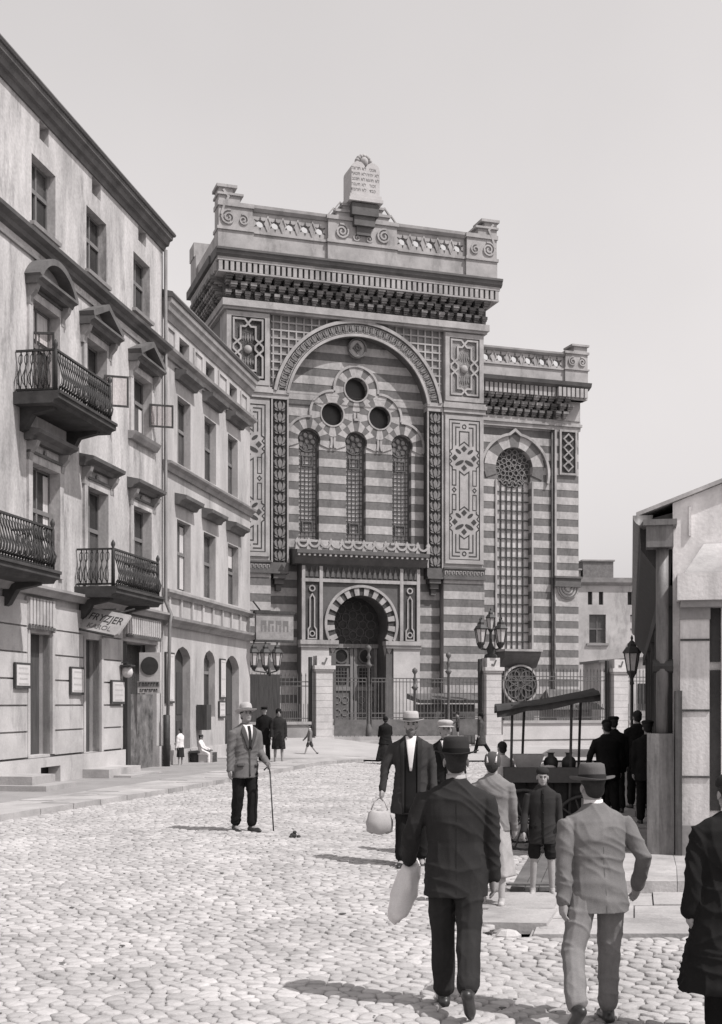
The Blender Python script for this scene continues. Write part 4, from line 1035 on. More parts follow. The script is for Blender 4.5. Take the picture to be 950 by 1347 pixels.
# projecting box sign at B's far corner
sb = MB().box(0, 1.45, -.08, .08, 0, .95).build('corner_sign', mat('sign_panel_worn', .24, .3, 3), BB)
sb.location = (46.2, -.35, 4.25); sb.rotation_euler = (0, 0, radians(-55))
MB().box(-.05, 1.5, -.13, .13, .95, 1.05).box(-.05, 1.5, -.13, .13, -.08, 0).build('sign_case', WOODD, sb)
marks(.15, 1.3, .5, .4, .08, sb, mat('faded_ink3', .14), 4)
MB().tube([(.2, 0, 1.05), (-.1, .0, 1.4)], .03, 6).build('sign_arm', IRON, sb)
# bench goods in front of B
bn = thing('bench', 'low wooden bench against the pale tenement wall', 'bench', (-5.15, 38.7, 0), LA)
MB().box(-.1, 1.3, -.15, .2, .42, .47).build('seat', WOODM, bn)
for a in (.05, 1.1): MB().box(a, a+.06, -.12, .17, .04, .42).build('leg', WOODD, bn)
cr_ = thing('crate', 'small pale wooden crate standing beside the low bench', 'crate', (-4.75, 38.9, .09), LA)
for k in range(3): MB().box(-.25, .25, .2, .22, .02+.11*k, .115+.11*k).build('slat', WOODM, cr_); MB().box(-.25, .25, -.22, -.2, .02+.11*k, .115+.11*k).build('slat', WOODM, cr_)
for s in (-.26, .24): MB().box(s, s+.02, -.22, .22, 0, .34).build('end_panel', SIGNP, cr_)
# ------------------------------------------------------------------ white house far behind, right of the synagogue
BG = thing('distant_house', 'white plastered house with two chimneys behind the fence right of the synagogue', 'house', (15.5, 96, 0), radians(4))
gw = [(2.0, 3.3, 6.55, 8.75), (-1.2, .1, 6.55, 8.75), (8.3, 9.6, 6.55, 8.75), (5.2, 6.5, 6.55, 8.75), (2.0, 3.3, 3.2, 5.0), (5.2, 6.5, 3.2, 5.0), (-1.2, .1, 3.2, 5.0)]
gv = [(1.9, 2.25, 9.5, 10.5), (2.75, 3.1, 9.5, 10.5), (5.0, 5.35, 9.5, 10.5), (5.85, 6.2, 9.5, 10.5), (-.6, -.2, 9.5, 10.5), (.3, .6, 9.5, 10.5)]
m = MB()
for q in wall_rows([(-.3, 11.0)], -4, 14, [rect_open(*q) for q in gw+gv], 0, .25).values(): m.add(q.v, q.f)
m.build('front_wall', PLAS, BG); MB().box(-4, 14, -9, -.4, -.3, 11).build('house_body', PLAS, BG)
for q in gw: window(BG, *q, -.2, trans=.5); 
for q in gw: MB().box(q[0]-.2, q[1]+.2, 0, .12, q[2]-.18, q[2]).build('sill', TRIM, BG)
for q in gv: MB().box(q[0]-.02, q[1]+.02, -.35, -.25, q[2], q[3]).build('vent', HOLLOW, BG)
MB().profile([(-9, 11.0), (.1, 11.0), (.3, 11.2), (.34, 11.55), (-9, 12.0)], -4.2, 14.2).build('roof', TRIM, BG)
for (a0, a1, z1) in ((-.7, .45, 13.2), (1.9, 4.3, 13.0), (.6, 1.7, 12.3), (7.8, 9, 13)):
    c = MB().box(a0, a1, -3, -1.5, 11.2, z1).build('chimney', BRK, BG); MB().box(a0-.1, a1+.1, -3.1, -1.4, z1, z1+.12).build('chimney_cap', TRIM, c)
MB().tube([(1.0, .1, 11), (1.0, .1, 6.2), (.4, .1, 5.2)], .07, 6).build('downpipe', ZINC, BG)
# low yard building behind the fence
YD = thing('yard_shed', 'low pale lean-to with sloping roof edge behind the fence in front of the white house', 'shed', (19.2, 80, 0), radians(6))
m = MB().poly([(-4, -.3), (7, -.3), (7, 5.3), (-4, 4.55)], -4, 0, True).build('wall', PLAS, YD)
MB().ribbon([(-4.2, 4.6), (7.2, 5.4)], .16, -4.2, .25).build('roof', ROOFM, YD)
MB().box(-1.6, -.3, 0, .03, 1.5, 3.2).build('window', GLASS, YD)
# ------------------------------------------------------------------ forecourt fence
FA = atan2(.3173, .9483)
def SW(u, v, z=0): return (-.085+.9483*u+.3173*v, 60.03+.3173*u-.9483*v, z)
FV = 6.0
def pillar(u, label, zb=-.1):
    p = thing('gate_pillar', label, 'pillar', SW(u, FV), FA, 'stone pillars of the synagogue fence')
    ZB = mat('pillar_stone', .46, .16, 1.5, bump=.25, bscale=16)
    z = .55
    MB().box(-.42, .42, -.42, .42, zb, .55).build('base', ZB, p)
    k = 0
    while z < 3.25:
        MB().box(-.36, .36, -.36, .36, z+.012, min(z+.30, 3.28)).build('stone_course', ZB, p); z += .30
    MB().box(-.35, .35, -.35, .35, .5, 3.3).build('core', TRIM, p)
    MB().box(-.40, .40, -.40, .40, 3.28, 3.38).box(-.46, .46, -.46, .46, 3.38, 3.54).build('cap', ZB, p)
    MB().box(-.31, .31, -.31, .31, 3.54, 3.95).build('pedestal', ZB, p)
    MB().ribbon([(-.1, 3.66), (.02, 3.62), (.12, 3.86)], .06, .31, .34).build('carved_mark', TRIMD, p)
    MB().box(-.58, -.46, -.1, .1, -.1, 3.9).build('gate_jamb', IRON, p)
    return p
pillar(-3.66, 'stone gate pillar left of the portal, with no lamps on top', .1)
pillar(4.15, 'stone gate pillar carrying the cluster of five lanterns')
pillar(10.5, 'stone fence pillar beside the single street lantern')
def fence(u0, u1, label, wall, zt, bars=.17, zb0=-.2, wallmat=None, solid=1.17):
    L = u1-u0; c = thing('iron_fence', label, 'fence', SW(u0, FV), FA, 'iron fence sections before the synagogue')
    if wall:
        MB().box(0, L, -.2, .2, zb0, solid-.12).build('dwarf_wall', wallmat or mat('dwarf_wall_plaster', .45, .14, .8), c)
        MB().box(0, L, -.27, .27, solid-.12, solid).build('coping', SLAB, c)
        MB().box(0, L, .2, .215, .28, .33).build('wall_crack_line', TRIMD, c)
    for z in (solid+.12, zt-.32, zt-.5): MB().box(0, L, -.02, .02, z, z+.04).build('rail', IRONG, c)
    n = int(L/bars)
    m = MB().box(-.013, .013, -.013, .013, 0, zt-solid-.05); m.add([(-.03, 0, zt-solid-.06), (.03, 0, zt-solid-.06), (0, 0, zt-solid+.1)], [(0, 1, 2)]).add([(0, -.03, zt-solid-.06), (0, .03, zt-solid-.06), (0, 0, zt-solid+.1)], [(0, 1, 2)])
    bm_ = m.mesh('bar')
    for k in range(1, n): put('bar', bm_, IRONG, c, (L*k/n, 0, solid))
    m2 = MB().box(-.011, .011, -.011, .011, 0, .75).mesh('short_bar')
    for k in range(n): put('bar', m2, IRONG, c, (L*(k+.5)/n, 0, solid))
    return c
dwd = mat('dwarf_wall_dark', .26, .2, 1)
fence(-7.6, -4.2, 'iron fence on a dark low wall left of the gate pillar', True, 3.15, zb0=-.1, wallmat=dwd)
fence(4.65, 10.0, 'iron fence on a white low wall below the tall wing window', True, 3.45)
fence(11.0, 19.5, 'iron fence on a white low wall behind the street lantern', True, 3.45)
def gate(u0, u1, label):
    c = thing('iron_gate', label, 'gate', SW(u0, FV), FA, 'iron gates of the synagogue forecourt'); L = u1-u0
    for z in (.55, .72, 1.3, 1.5, 2.85, 3.0): MB().box(0, L, -.02, .02, z, z+.04).build('rail', IRONG, c)
    n = int(L/.16); bm_ = MB().box(-.012, .012, -.012, .012, .5, 3.0).mesh('bar')
    for k in range(n+1): put('bar', bm_, IRONG, c, (L*k/n, 0, 0))
    MB().box(0, L, -.025, .025, .55, 1.25).build('kick_plate', mat('gate_plate', .12, .3, 3), c)
    return c
gate(-3.1, -1.68, 'iron gate leaf between the left stone pillar and the tall finial post')
gate(-1.45, 1.95, 'wide iron gate before the portal between the two finial posts')
gate(2.3, 3.55, 'iron gate leaf beside the pillar with the lanterns')
def finial_post(u, h, label):
    p = MB().lathe((0, 0, 0), [(.13, 0), (.13, .9), (.09, 1.0), (.06, 1.1), (.055, h-1.0), (.09, h-.95), (.16, h-.86), (.08, h-.8), (.05, h-.62), (.1, h-.52), (.05, h-.42), (.04, h-.3), (.12, h-.18), (.11, h-.08), (.01, h)], 12)
    o = p.build('finial_post', IRONG, None, True); o.location = SW(u, FV); return tag(o, label, 'post', 'iron posts of the synagogue gate')
finial_post(-1.57, 4.45, 'tall iron gate post with ball finial before the portal arch')
finial_post(2.13, 4.2, 'slimmer iron post with finial right of the portal')
finial_post(.55, 3.5, 'short plain iron post before the right door pier')
for k in range(3):
    m = MB().box(-3.2, 2.9, -.25-.0, .6+.4*k, -.2-.002*k, .52-.17*k); o = m.build('forecourt_step', SLAB); o.location = SW(-.2, FV-.2); o.rotation_euler = (0, 0, FA); struct(o)
# small canopy roofs / stall behind the fence
kb = thing('kiosk', 'low dark kiosk roof standing inside the fence left of the lantern pillar', 'kiosk', SW(2.9, FV-2.2), FA)
MB().box(-1.3, 1.2, -.6, .6, -.1, 1.9).build('body', STONED, kb); MB().profile([(-.8, 2.15), (.8, 1.95), (.85, 2.1), (-.8, 2.4)], -1.6, 1.5).build('roof', ROOFM, kb)
kb = thing('kiosk', 'small grey pitched shed roof inside the fence left of the far pillar', 'kiosk', SW(8.9, FV-2.0), FA)
MB().box(-.9, .9, -.9, .9, -.1, 1.7).build('body', TRIM, kb)
MB().add([(-1.2, 1.1, 1.65), (1.5, 1.1, 1.65), (.7, 0, 2.6), (-1.0, 0, 2.6), (-1.2, -1.1, 1.65), (1.5, -1.1, 1.65)], [(0, 1, 2, 3), (5, 4, 3, 2), (1, 5, 2), (4, 0, 3)]).build('roof', TRIMD, kb)
# ------------------------------------------------------------------ lanterns
LGLASS = mat('lantern_glass', .50, .2, 3, rough=.15, bump=0, spec=.5)
def lantern(p, x, y, z, s, name='lantern'):
    """tapered six-sided lantern: glass, cap, bars"""
    g = MB().lathe((x, y, z), [(.10*s, 0), (.17*s, .42*s)], 6).build(name, LGLASS, p)
    MB().lathe((x, y, z), [(.21*s, .42*s), (.22*s, .45*s), (.14*s, .56*s), (.10*s, .58*s), (.10*s, .64*s), (.05*s, .70*s), (.02*s, .73*s), (.035*s, .78*s), (.005*s, .85*s)], 6).build('lantern_cap', IRON, g)
    fr = MB()
    for k in range(6):
        t = 2*pi*k/6; fr.tube([(x+.105*s*cos(t), y+.105*s*sin(t), z), (x+.178*s*cos(t), y+.178*s*sin(t), z+.42*s)], .014*s, 4)
    fr.lathe((x, y, z), [(.04*s, -.16*s), (.07*s, -.1*s), (.12*s, -.02*s), (.115*s, .02*s)], 6); fr.build('lantern_frame', IRON, g)
    return g
cl = thing('candelabra_lamp', 'cluster of five dark iron lanterns on top of a stone gate pillar', 'lamp', SW(4.15, FV, 3.95), FA)
MB().lathe((0, 0, 0), [(.3, 0), (.28, .12), (.14, .2), (.2, .42), (.12, .55), (.07, .7), (.06, 1.25), (.09, 1.3)], 12).build('stem', IRON, cl, True)
lantern(cl, 0, 0, 1.28, 1.15)
for k in range(4):
    t = pi/4+k*pi/2+.35; x, y = .62*cos(t), .62*sin(t)
    MB().tube([(0, 0, .5), (x*.5, y*.5, .38), (x*.9, y*.9, .42), (x, y, .62)], .03, 6).build('arm', IRON, cl, True)
    lantern(cl, x, y, .66, 1.4)
cl = thing('candelabra_lamp', 'iron lamp cluster half hidden behind the corner of the pale tenement', 'lamp', SW(-6.3, FV, 0), FA)
MB().box(-.55, .75, -.2, .2, -.1, 3.15).build('base', WOODD, cl); MB().lathe((.3, .1, 3.1), [(.12, 0), (.06, .2), (.05, .9)], 10).build('stem', IRON, cl, True)
for x in (-.35, .15, .65):
    lantern(cl, x, .1, 3.5, 1.25); MB().tube([(.3, .1, 3.2), (x, .1, 3.3)], .03, 5).build('arm', IRON, cl)
sl = thing('street_lamp', 'single iron street lantern on a slim post at the right of the square', 'street lamp', (9.72, 45, 0))
MB().lathe((0, 0, 0), [(.16, 0), (.14, .7), (.08, .8), (.055, 1.0), (.05, 2.6), (.09, 2.65), (.06, 2.75), (.05, 2.95)], 10).build('post', IRON, sl, True)
lantern(sl, 0, 0, 3.08, 1.55)
# ------------------------------------------------------------------ low building on the right
RA = atan2(1, .2153); RC = (3.86, 15.45, .1)               # near corner
RB = thing('low_shop_building', 'low weathered timber and plaster building with zinc gutter at the right edge', 'building', RC, RA); RB.scale = (1, -1, 1)     # mirrored so that 'out' is the street side
# local: a along the street wall away from the camera, o towards the street; front end wall faces the camera
LEN = 25.0
m = MB().box(0, LEN, -7, -.06, -.2, 4.25); m.build('wall_core', WOODD, RB)
k = 0; a = .02
while a < LEN:                                              # weatherboards of the street side
    w_ = random.uniform(.2, .3); MB().box(a, a+w_-.015, -.06, random.uniform(-.01, .02), -.1, 3.0+random.uniform(-.02, .02)).build('board', BOARD, RB); a += w_; k += 1
for a in (.0, 2.3, 5.2, 9.5, 14, 19): MB().box(a+.03, a+.25, .02, .14, -.1, 3.05).build('post', BOARD, RB)
for (a0, a1) in ((2.9, 4.4), (6.2, 8.2), (10.5, 12.5)): MB().box(a0, a1, .02, .09, .9, 2.6).build('shutter', WOODD, RB)
MB().box(0, LEN, -.05, .16, 3.05, 3.3).build('fascia', BOARD, RB)
MB().profile([(.05, 3.3), (.22, 3.5), (.40, 3.75), (.42, 4.1), (.0, 4.2)], 0, LEN).build('eaves_soffit', WOODD, RB)
gt = MB()
ga = [(.38+.12*cos(t), 4.14+.13*sin(t)) for t in [pi+pi*i/8 for i in range(9)]]
gt.v = [(-.25, o, z) for o, z in ga]+[(LEN+.2, o, z) for o, z in ga]; gt.f = [(i, i+1, 10+i, 9+i) for i in range(8)]+[tuple(range(9))]
gt.build('gutter', ZINC, RB, True)
MB().add([(-.1, .46, 4.2), (LEN+.2, .46, 4.2), (LEN+.2, -3.4, 5.65), (-.1, -3.4, 5.65), (-.1, .46, 4.15), (LEN+.2, .46, 4.15), (LEN+.2, -3.4, 5.60), (-.1, -3.4, 5.60)], [(0, 1, 2, 3), (4, 5, 6, 7), (0, 4, 5, 1), (0, 3, 7, 4)]).build('roof', mat('roof_felt', .34, .3, 1.6), RB)
MB().add([(-.2, -3.4, 5.65), (LEN+.2, -3.4, 5.65), (LEN+.2, -7.4, 4.2), (-.2, -7.4, 4.2), (-.2, -3.4, 5.53), (LEN+.2, -3.4, 5.53), (LEN+.2, -7.4, 4.08), (-.2, -7.4, 4.08)], [(0, 1, 2, 3), (4, 5, 6, 7), (0, 3, 7, 4)]).build('roof', mat('roof_felt', .30), RB)
# hopper and downpipe at the near corner
MB().box(-.34, -.04, .02, .34, 3.74, 4.0).build('rain_hopper', ZINC, RB); MB().box(-.38, .0, -.02, .38, 4.0, 4.07).build('hopper_rim', ZINC, RB)
MB().tube([(-.18, .15, 3.8), (-.18, .15, 3.0), (-.18, .15, 1.45)], .075, 10).build('downpipe', ZINC, RB, True)
MB().box(-.3, -.04, .01, .33, -.1, 1.48).build('pipe_casing', mat('pipe_casing', .16, .4, 3, stretch=(4, 4, .6)), RB)
MB().tube([(-.18, .26, 2.3), (-.18, .02, 2.3)], .085, 8).build('pipe_clip', IRON, RB)
# end wall facing the camera (gable) with post, capital and slit window: built along -o at a = 0
gm = MB(); gm.add([(-.03, .02, -.1), (-.03, -7.0, -.1), (-.03, -7.0, 4.23), (-.03, -3.4, 5.595), (-.03, .02, 4.31)], [(0, 1, 2, 3, 4)]); gm.build('gable_wall', mat('gable_plaster', .60, .34, 1.1, stain=.35, stretch=(1.5, 1.5, .7)), RB)
MB().box(-.30, -.03, -.40, -.06, -.1, 3.05).build('end_pilaster', POSTW, RB)
MB().box(-.24, -.03, -.95, -.54, -.1, 3.05).build('end_pilaster', POSTW, RB)
MB().box(-.16, -.03, -.54, -.40, -.1, 3.05).build('end_board', POSTW, RB)
MB().box(-.19, -.16, -.535, -.415, 2.35, 3.0).build('slit_window', HOLLOW, RB); MB().box(-.19, -.16, -.535, -.415, .55, 2.25).build('slit_window', HOLLOW, RB)
MB().box(-.5, -.03, -6, -.02, 3.08, 3.40).build('shop_cornice', POSTW, RB); MB().box(-.44, -.03, -6, -.06, 3.0, 3.08).build('shop_cornice', TRIM, RB)
MB().add([(-.49, -.1, 3.40), (-.49, -6, 3.40), (-.04, -6, 3.8), (-.04, -.35, 3.8), (-.04, -.1, 3.40)], [(0, 1, 2, 3), (0, 3, 4)]).build('cornice_flashing', mat('roof_felt', .30), RB)
MB().box(-.36, -.03, -.08, .0, -.1, 2.0).build('corner_stop', BOARD, RB)
for zz in (.25, .95, 1.75, 2.6): MB().box(-.315, -.30, -.40, -.06, zz, zz+.025).build('batten', BOARD, RB)
MB().box(-.34, -.30, -.42, -.04, -.1, .38).build('pilaster_base', TRIM, RB); MB().box(-.33, -.30, -.41, -.05, 2.86, 3.0).build('pilaster_cap', TRIM, RB)
for kk in range(4): MB().box(-.06, -.031, -.2-.9*kk, -.17-.9*kk, 3.9, 4.2+.33*(.2+.9*kk)).build('gable_batten', POSTW, RB)
for kk in range(6): MB().box(-.20, -.03, -.95-.8*(kk+1)+.02, -.95-.8*kk-.02, -.1, 3.0).build('end_board', POSTW, RB)
# farther shed on the right side of the street
RS = thing('far_shed', 'dark overhanging eave of a shed beyond the low shop building', 'shed', (10.2, 43.0, 0), RA); RS.scale = (1, -1, 1)
MB().box(0, 7, -4, 0, -.2, 4.6).build('wall', BOARD, RS); MB().profile([(-.1, 4.3), (.3, 4.5), (.62, 5.0), (.66, 5.35), (-4, 6.0)], -.4, 7.2).build('roof', WOODD, RS)
# ------------------------------------------------------------------ pushcart stall
CT = thing('market_cart', 'dark two-wheeled vending cart with a sagging black canopy on four thin posts', 'cart', (2.55, 17.0, 0), radians(-4))
CARTW = mat('cart_wood', .022, .4, 5, bump=.3)
PX = [(-.54, .30, 1.93), (-.34, -.45, 1.86), (.24, .35, 2.0), (.44, -.42, 2.1)]
for x, o, zt in PX: MB().tube([(x-.02*(1 if o < 0 else 0), o, .45), (x+.03, o, zt)], .02, 6).build('canopy_post', WOODD, CT)
MB().box(-.60, .50, -.5, .42, .92, 1.06).build('tray', CARTW, CT); MB().box(-.62, .52, .40, .44, .9, 1.1).build('tray_edge', mat('tray_edge', .07), CT)
MB().box(-.5, .4, -.4, .3, .42, .92).build('cupboard', CARTW, CT)
for kk in range(5): MB().box(-.5+.18*kk+.01, -.5+.18*kk+.165, .3, .32, .44, .9).build('cupboard_plank', CARTW, CT)
def wheel(x, o, R):
    w_ = MB(); c = (x, o, R+.0)
    pts = [(x+R*cos(2*pi*k/24), o, R+R*sin(2*pi*k/24)) for k in range(25)]
    w_.tube(pts, .025, 6, False); wh = w_.build('wheel', IRON, CT, True)
    for k in range(10):
        t = 2*pi*k/10; MB().tube([(x, o, R), (x+R*cos(t), o, R+R*sin(t))], .012, 4).build('spoke', WOODM, wh)
    MB().ball((x, o, R), .06, .07, .06, 8, 6).build('hub', WOODM, wh, True)
wheel(-.36, .40, .40); wheel(-.36, -.46, .40); wheel(.42, .40, .36)
cv = MB(); nx, ny = 14, 6
for j in range(ny+1):
    for i in range(nx+1):
        s_, t_ = i/nx, j/ny; x = -.72+1.35*s_; o = .48-1.05*t_
        z = 1.86+.22*s_+.05*t_-.05*sin(pi*s_)*sin(pi*t_)+.018*noise.noise(Vector((x*4, o*4, 1)))-.05*(1 if j in (0, ny) else 0)
        cv.v.append((x, o, z+.03))
cv.f = [(j*(nx+1)+i, j*(nx+1)+i+1, (j+1)*(nx+1)+i+1, (j+1)*(nx+1)+i) for j in range(ny) for i in range(nx)]
n0 = len(cv.v)
cv.v += [(x, o, z-.06-.025*abs(sin(5*x+3*o))) for x, o, z in cv.v[:n0]]
cv.f += [tuple(n0+q for q in reversed(f)) for f in list(cv.f)]
bd_ = [j*(nx+1) for j in range(ny+1)]; 
rim = list(range(nx+1))+[(j+1)*(nx+1)-1 for j in range(1, ny+1)]+[ny*(nx+1)+i for i in range(nx-1, -1, -1)]+[j*(nx+1) for j in range(ny-1, 0, -1)]
cv.f += [(rim[k], rim[(k+1) % len(rim)], n0+rim[(k+1) % len(rim)], n0+rim[k]) for k in range(len(rim))]
cv.build('canopy', CANV, CT, True)
# goods on the tray
def cw(x, o, z): c, s = cos(radians(-4)), sin(radians(-4)); return (2.55+x*c+o*s, 17.0+x*s-o*c, z)
bx_ = MB().add([(-.17, -.12, 0), (.10, -.12, 0), (.10, .12, 0), (-.17, .12, 0), (-.24, -.16, .2), (.17, -.16, .2), (.17, .16, .2), (-.24, .16, .2)], [(0, 1, 2, 3), (0, 4, 5, 1), (1, 5, 6, 2), (2, 6, 7, 3), (3, 7, 4, 0), (4, 5, 6, 7)]).build('goods_box', SIGNG); bx_.location = cw(-.26, .1, 1.062)
tag(bx_, 'grey flared box on the left of the cart tray', 'box')
for i, (x, lab) in enumerate(((.02, 'dark jar in the middle of the cart tray'), (.26, 'dark jar nearest the right posts on the cart tray'))):
    j_ = MB().lathe((0, 0, 0), [(.09, 0), (.1, .1), (.075, .15), (.04, .17), (.04, .21), (.06, .22)], 12).build('jar', IRON, None, True); j_.location = cw(x, .05, 1.062); tag(j_, lab, 'jar')
pk = MB().ball((0, 0, .03), .1, .06, .035, 8, 5).build('paper_parcel', SIGNP, None); pk.location = cw(-.03, .3, 1.062); tag(pk, 'small white paper parcel at the front edge of the cart tray', 'parcel')
# dung or rag lump lying on the cobbles
rg = MB()
for (x, o, z, r) in ((0, 0, .03, .05), (.02, .01, .075, .03), (.075, 0, .015, .03), (-.03, .02, .015, .03)): rg.ball((x, o, z), r, r*.8, r*.8, 8, 5)
rg = rg.build('rag', mat('dark_rag', .05, .3, 8), None, True); rg.location = (-.95, 17.6, zg(-.95, 17.6)); tag(rg, 'small dark crumpled lump lying alone on the cobbles', 'rag')
# ------------------------------------------------------------------ people
SKIN = mat('skin', .28, .08, 6, rough=.6, bump=.05, bscale=60)
SKINS = mat('skin_tanned', .24, .08, 6, rough=.6, bump=.05, bscale=60)
HAIR = mat('hair_dark', .025, .3, 12, bump=.4, bscale=60)
def cloth(name, g, var=.16): return mat(name, g, var, 7, rough=.95, bump=.10, bscale=160, fine=.10, spec=.1)
BLACK = cloth('cloth_black', .014); CHAR = cloth('cloth_charcoal', .026); DGREY = cloth('cloth_dark_grey', .065); MGREY = cloth('cloth_mid_grey', .17)
LGREY = cloth('cloth_light_grey', .30); WHITE = cloth('cloth_white', .62, .06); TWEED = cloth('cloth_tweed', .145); FELT = cloth('felt_dark', .03); FELTL = cloth('felt_pale', .36); FELTM = cloth('felt_grey', .10)
LEATH = mat('shoe_leather', .025, .3, 8, rough=.4, spec=.5); LEATHL = mat('shoe_worn', .30, .3, 8)
PENDING = []
def loft(rings, n=20, e=2.3):
    mb = MB()
    for (c, rx_, ry_) in rings:
        for k in range(n):
            t = 2*pi*k/n; cx = abs(cos(t))**(2/e)*(1 if cos(t) >= 0 else -1); cy = abs(sin(t))**(2/e)*(1 if sin(t) >= 0 else -1)
            mb.v.append((c[0]+rx_*cx, c[1]+ry_*cy, c[2]))
    m = len(rings)
    mb.f = [(i*n+k, i*n+(k+1) % n, (i+1)*n+(k+1) % n, (i+1)*n+k) for i in range(m-1) for k in range(n)]+[tuple(range(n-1, -1, -1)), tuple(range((m-1)*n, m*n))]
    return mb
def limb(mb, pts, rad, n=10):
    """tube through points with rounded ends"""
    P = [Vector(p) for p in pts]; d0 = (P[0]-P[1]).normalized(); d1 = (P[-1]-P[-2]).normalized()
    Q = [P[0]+d0*rad[0]*.9, P[0]+d0*rad[0]*.5]+P+[P[-1]+d1*rad[-1]*.5, P[-1]+d1*rad[-1]*.9]
    R = [rad[0]*.35, rad[0]*.85]+list(rad)+[rad[-1]*.85, rad[-1]*.35]
    mb.tube(Q, R, n); return mb
def person(label, x, y, face, h, outfit, pose={}, voxel=.012, z=None, group=None, sex='m', skin=None):
    """face: heading in degrees, 0 looks away from the camera, 180 towards it. Built for 1.75 m then scaled."""
    S = h/1.75; z0 = zg(x, y) if z is None else z; sk = skin or SKIN
    P = dict(lean=0, legL=(.0, .0, .03), legR=(.0, .0, .03), armL=(.05, .12, .15), armR=(.05, .12, .15), yaw=0, nod=0, broad=1.0); P.update(pose)
    O = outfit
    hipz = .92
    def leg(s, q):
        p, kn, sp = q; hip = Vector((s*.095, 0, hipz)); knee = hip+.43*Vector((s*sin(sp), sin(p)*cos(sp), -cos(p)*cos(sp))); b = p-kn
        ank = knee+.42*Vector((s*sin(sp)*.8, sin(b), -cos(b))); return hip, knee, ank, b
    LG = {1: leg(1, P['legR']), -1: leg(-1, P['legL'])}
    drop = min(LG[1][2].z, LG[-1][2].z)-.085
    lean = P['lean']
    def U(p):
        p = Vector(p); q = Vector((p.x, p.y*cos(lean)+(p.z-hipz)*sin(lean), hipz-p.y*sin(lean)+(p.z-hipz)*cos(lean))) if lean else p
        return q
    def arm(s, q):
        p, ab, be = q; B = P['broad']; sh = Vector((s*.192*B, -.005, 1.395)); el = sh+.285*Vector((s*sin(ab), sin(p)*cos(ab), -cos(p)*cos(ab)))
        pb = p+be; wr = el+.25*Vector((s*sin(ab)*.35-s*.05*(be > .4), sin(pb), -cos(pb))).normalized(); return sh, el, wr
    AR = {1: arm(1, P['armR']), -1: arm(-1, P['armL'])}
    hy, hn = P['yaw'], P['nod']
    HC = Vector((0, .015, 1.625))
    def HD(p):                                             # head-local -> body
        p = Vector(p); p = Matrix.Rotation(-hn, 3, 'X') @ p; p = Matrix.Rotation(hy, 3, 'Z') @ p; return U(HC+p)
    fin = lambda mb, f=None: [tuple(((f(p) if f else Vector(p))-Vector((0, 0, drop)))*S) for p in mb.v]
    root = None
    def piece(name, mb, mt, parent=None, rem=True, fold=0.0, smooth=True, vx=None):
        me = bpy.data.meshes.new(name); me.from_pydata(mb.v, [], mb.f); me.update()
        o = put(name, me, mt, parent)
        if rem:
            r = o.modifiers.new('r', 'REMESH'); r.mode = 'VOXEL'; r.voxel_size = (vx or voxel)*S; r.adaptivity = 0
            s_ = o.modifiers.new('s', 'SMOOTH'); s_.factor = .5; s_.iterations = 3
            PENDING.append((o, fold*S, mt))
        elif smooth: me.polygons.foreach_set('use_smooth', [True]*len(me.polygons))
        return o
    # --- body: one continuous surface
    B = MB()
    t = loft([((0, 0, .86), .14, .10), ((0, 0, .95), .15, .11), ((0, 0, 1.08), .13, .095), ((0, 0, 1.28), .155, .105), ((0, 0, 1.40), .15, .09), ((0, 0, 1.45), .08, .065), ((0, .005, 1.50), .056, .058), ((0, .01, 1.56), .055, .058)])
    B.add(fin(t, U), t.f)
    hd = MB()                                              # skull, jaw, nose, ears, brow
    def ell(c, r, n=14, m=9):
        e = MB().ball(c, r[0], r[1], r[2], n, m); hd.add(e.v, e.f)
    ell((0, -.012, .03), (.076, .096, .088)); ell((0, .022, -.035), (.060, .070, .082)); ell((0, .060, -.085), (.034, .030, .026)); ell((0, .094, -.018), (.013, .020, .020), 8, 6); ell((0, .086, .008), (.010, .014, .026), 8, 6)
    ell((0, .078, .034), (.050, .016, .012), 10, 6); ell((.078, -.005, -.012), (.010, .020, .032), 8, 6); ell((-.078, -.005, -.012), (.010, .020, .032), 8, 6); ell((0, .080, -.058), (.024, .014, .012), 8, 6)
    B.add(fin(hd, HD), hd.f)
    nk = MB(); limb(nk, [U((0, 0, 1.44)), HD((0, -.01, -.06))], [.056, .054]); B.add(fin(nk), nk.f)
    for s in (1, -1):
        sh, el, wr = AR[s]; a = MB(); limb(a, [U(sh*.88+Vector((0, 0, 1.36))*.12+(el-sh)*.22), U(el), U(wr)], [.045, .038, .028]); B.add(fin(a), a.f)
        w = U(wr); d = (w-U(el)).normalized(); side = Vector((0, 1, 0))-d*d.y; side.normalize(); nrm = d.cross(side)      # palm faces the thigh
        hnd = MB(); limb(hnd, [w, w+d*.05, w+d*.085], [.026, .034, .030]); limb(hnd, [w+side*.02+d*.03, w+side*.025+d*.085], [.02, .02]); limb(hnd, [w-side*.02+d*.03, w-side*.022+d*.08], [.02, .018])
        cin = -nrm*s if (nrm*s).x*s > 0 else nrm*s
        for k, L in enumerate((.062, .074, .070, .055)):
            o_ = side*(.030-.020*k); b0 = w+d*.085+o_
            limb(hnd, [b0, b0+d*L*.5+cin*.008, b0+d*L*.85+cin*.03], [.0105, .0095, .008], 7)
        limb(hnd, [w+side*.03+d*.03, w+side*.055+d*.065, w+side*.052+d*.10], [.013, .011, .009], 7)
        B.add(fin(hnd), hnd.f)
        hip, kn, an, bb = LG[s]; l = MB(); limb(l, [hip, kn+(hip-kn)*.1, kn, kn+(an-kn)*.3, an], [.085, .058, .052, .053, .036]); B.add(fin(l), l.f)
        ft = MB(); fdir = Vector((s*.12, cos(min(0, bb)*.9), sin(min(0, bb)*.9))).normalized() if bb < -.15 else Vector((s*.12, 1, 0)).normalized()
        if bb < -.15: fdir = Vector((s*.1, cos(bb), sin(bb)*1.0)).normalized()
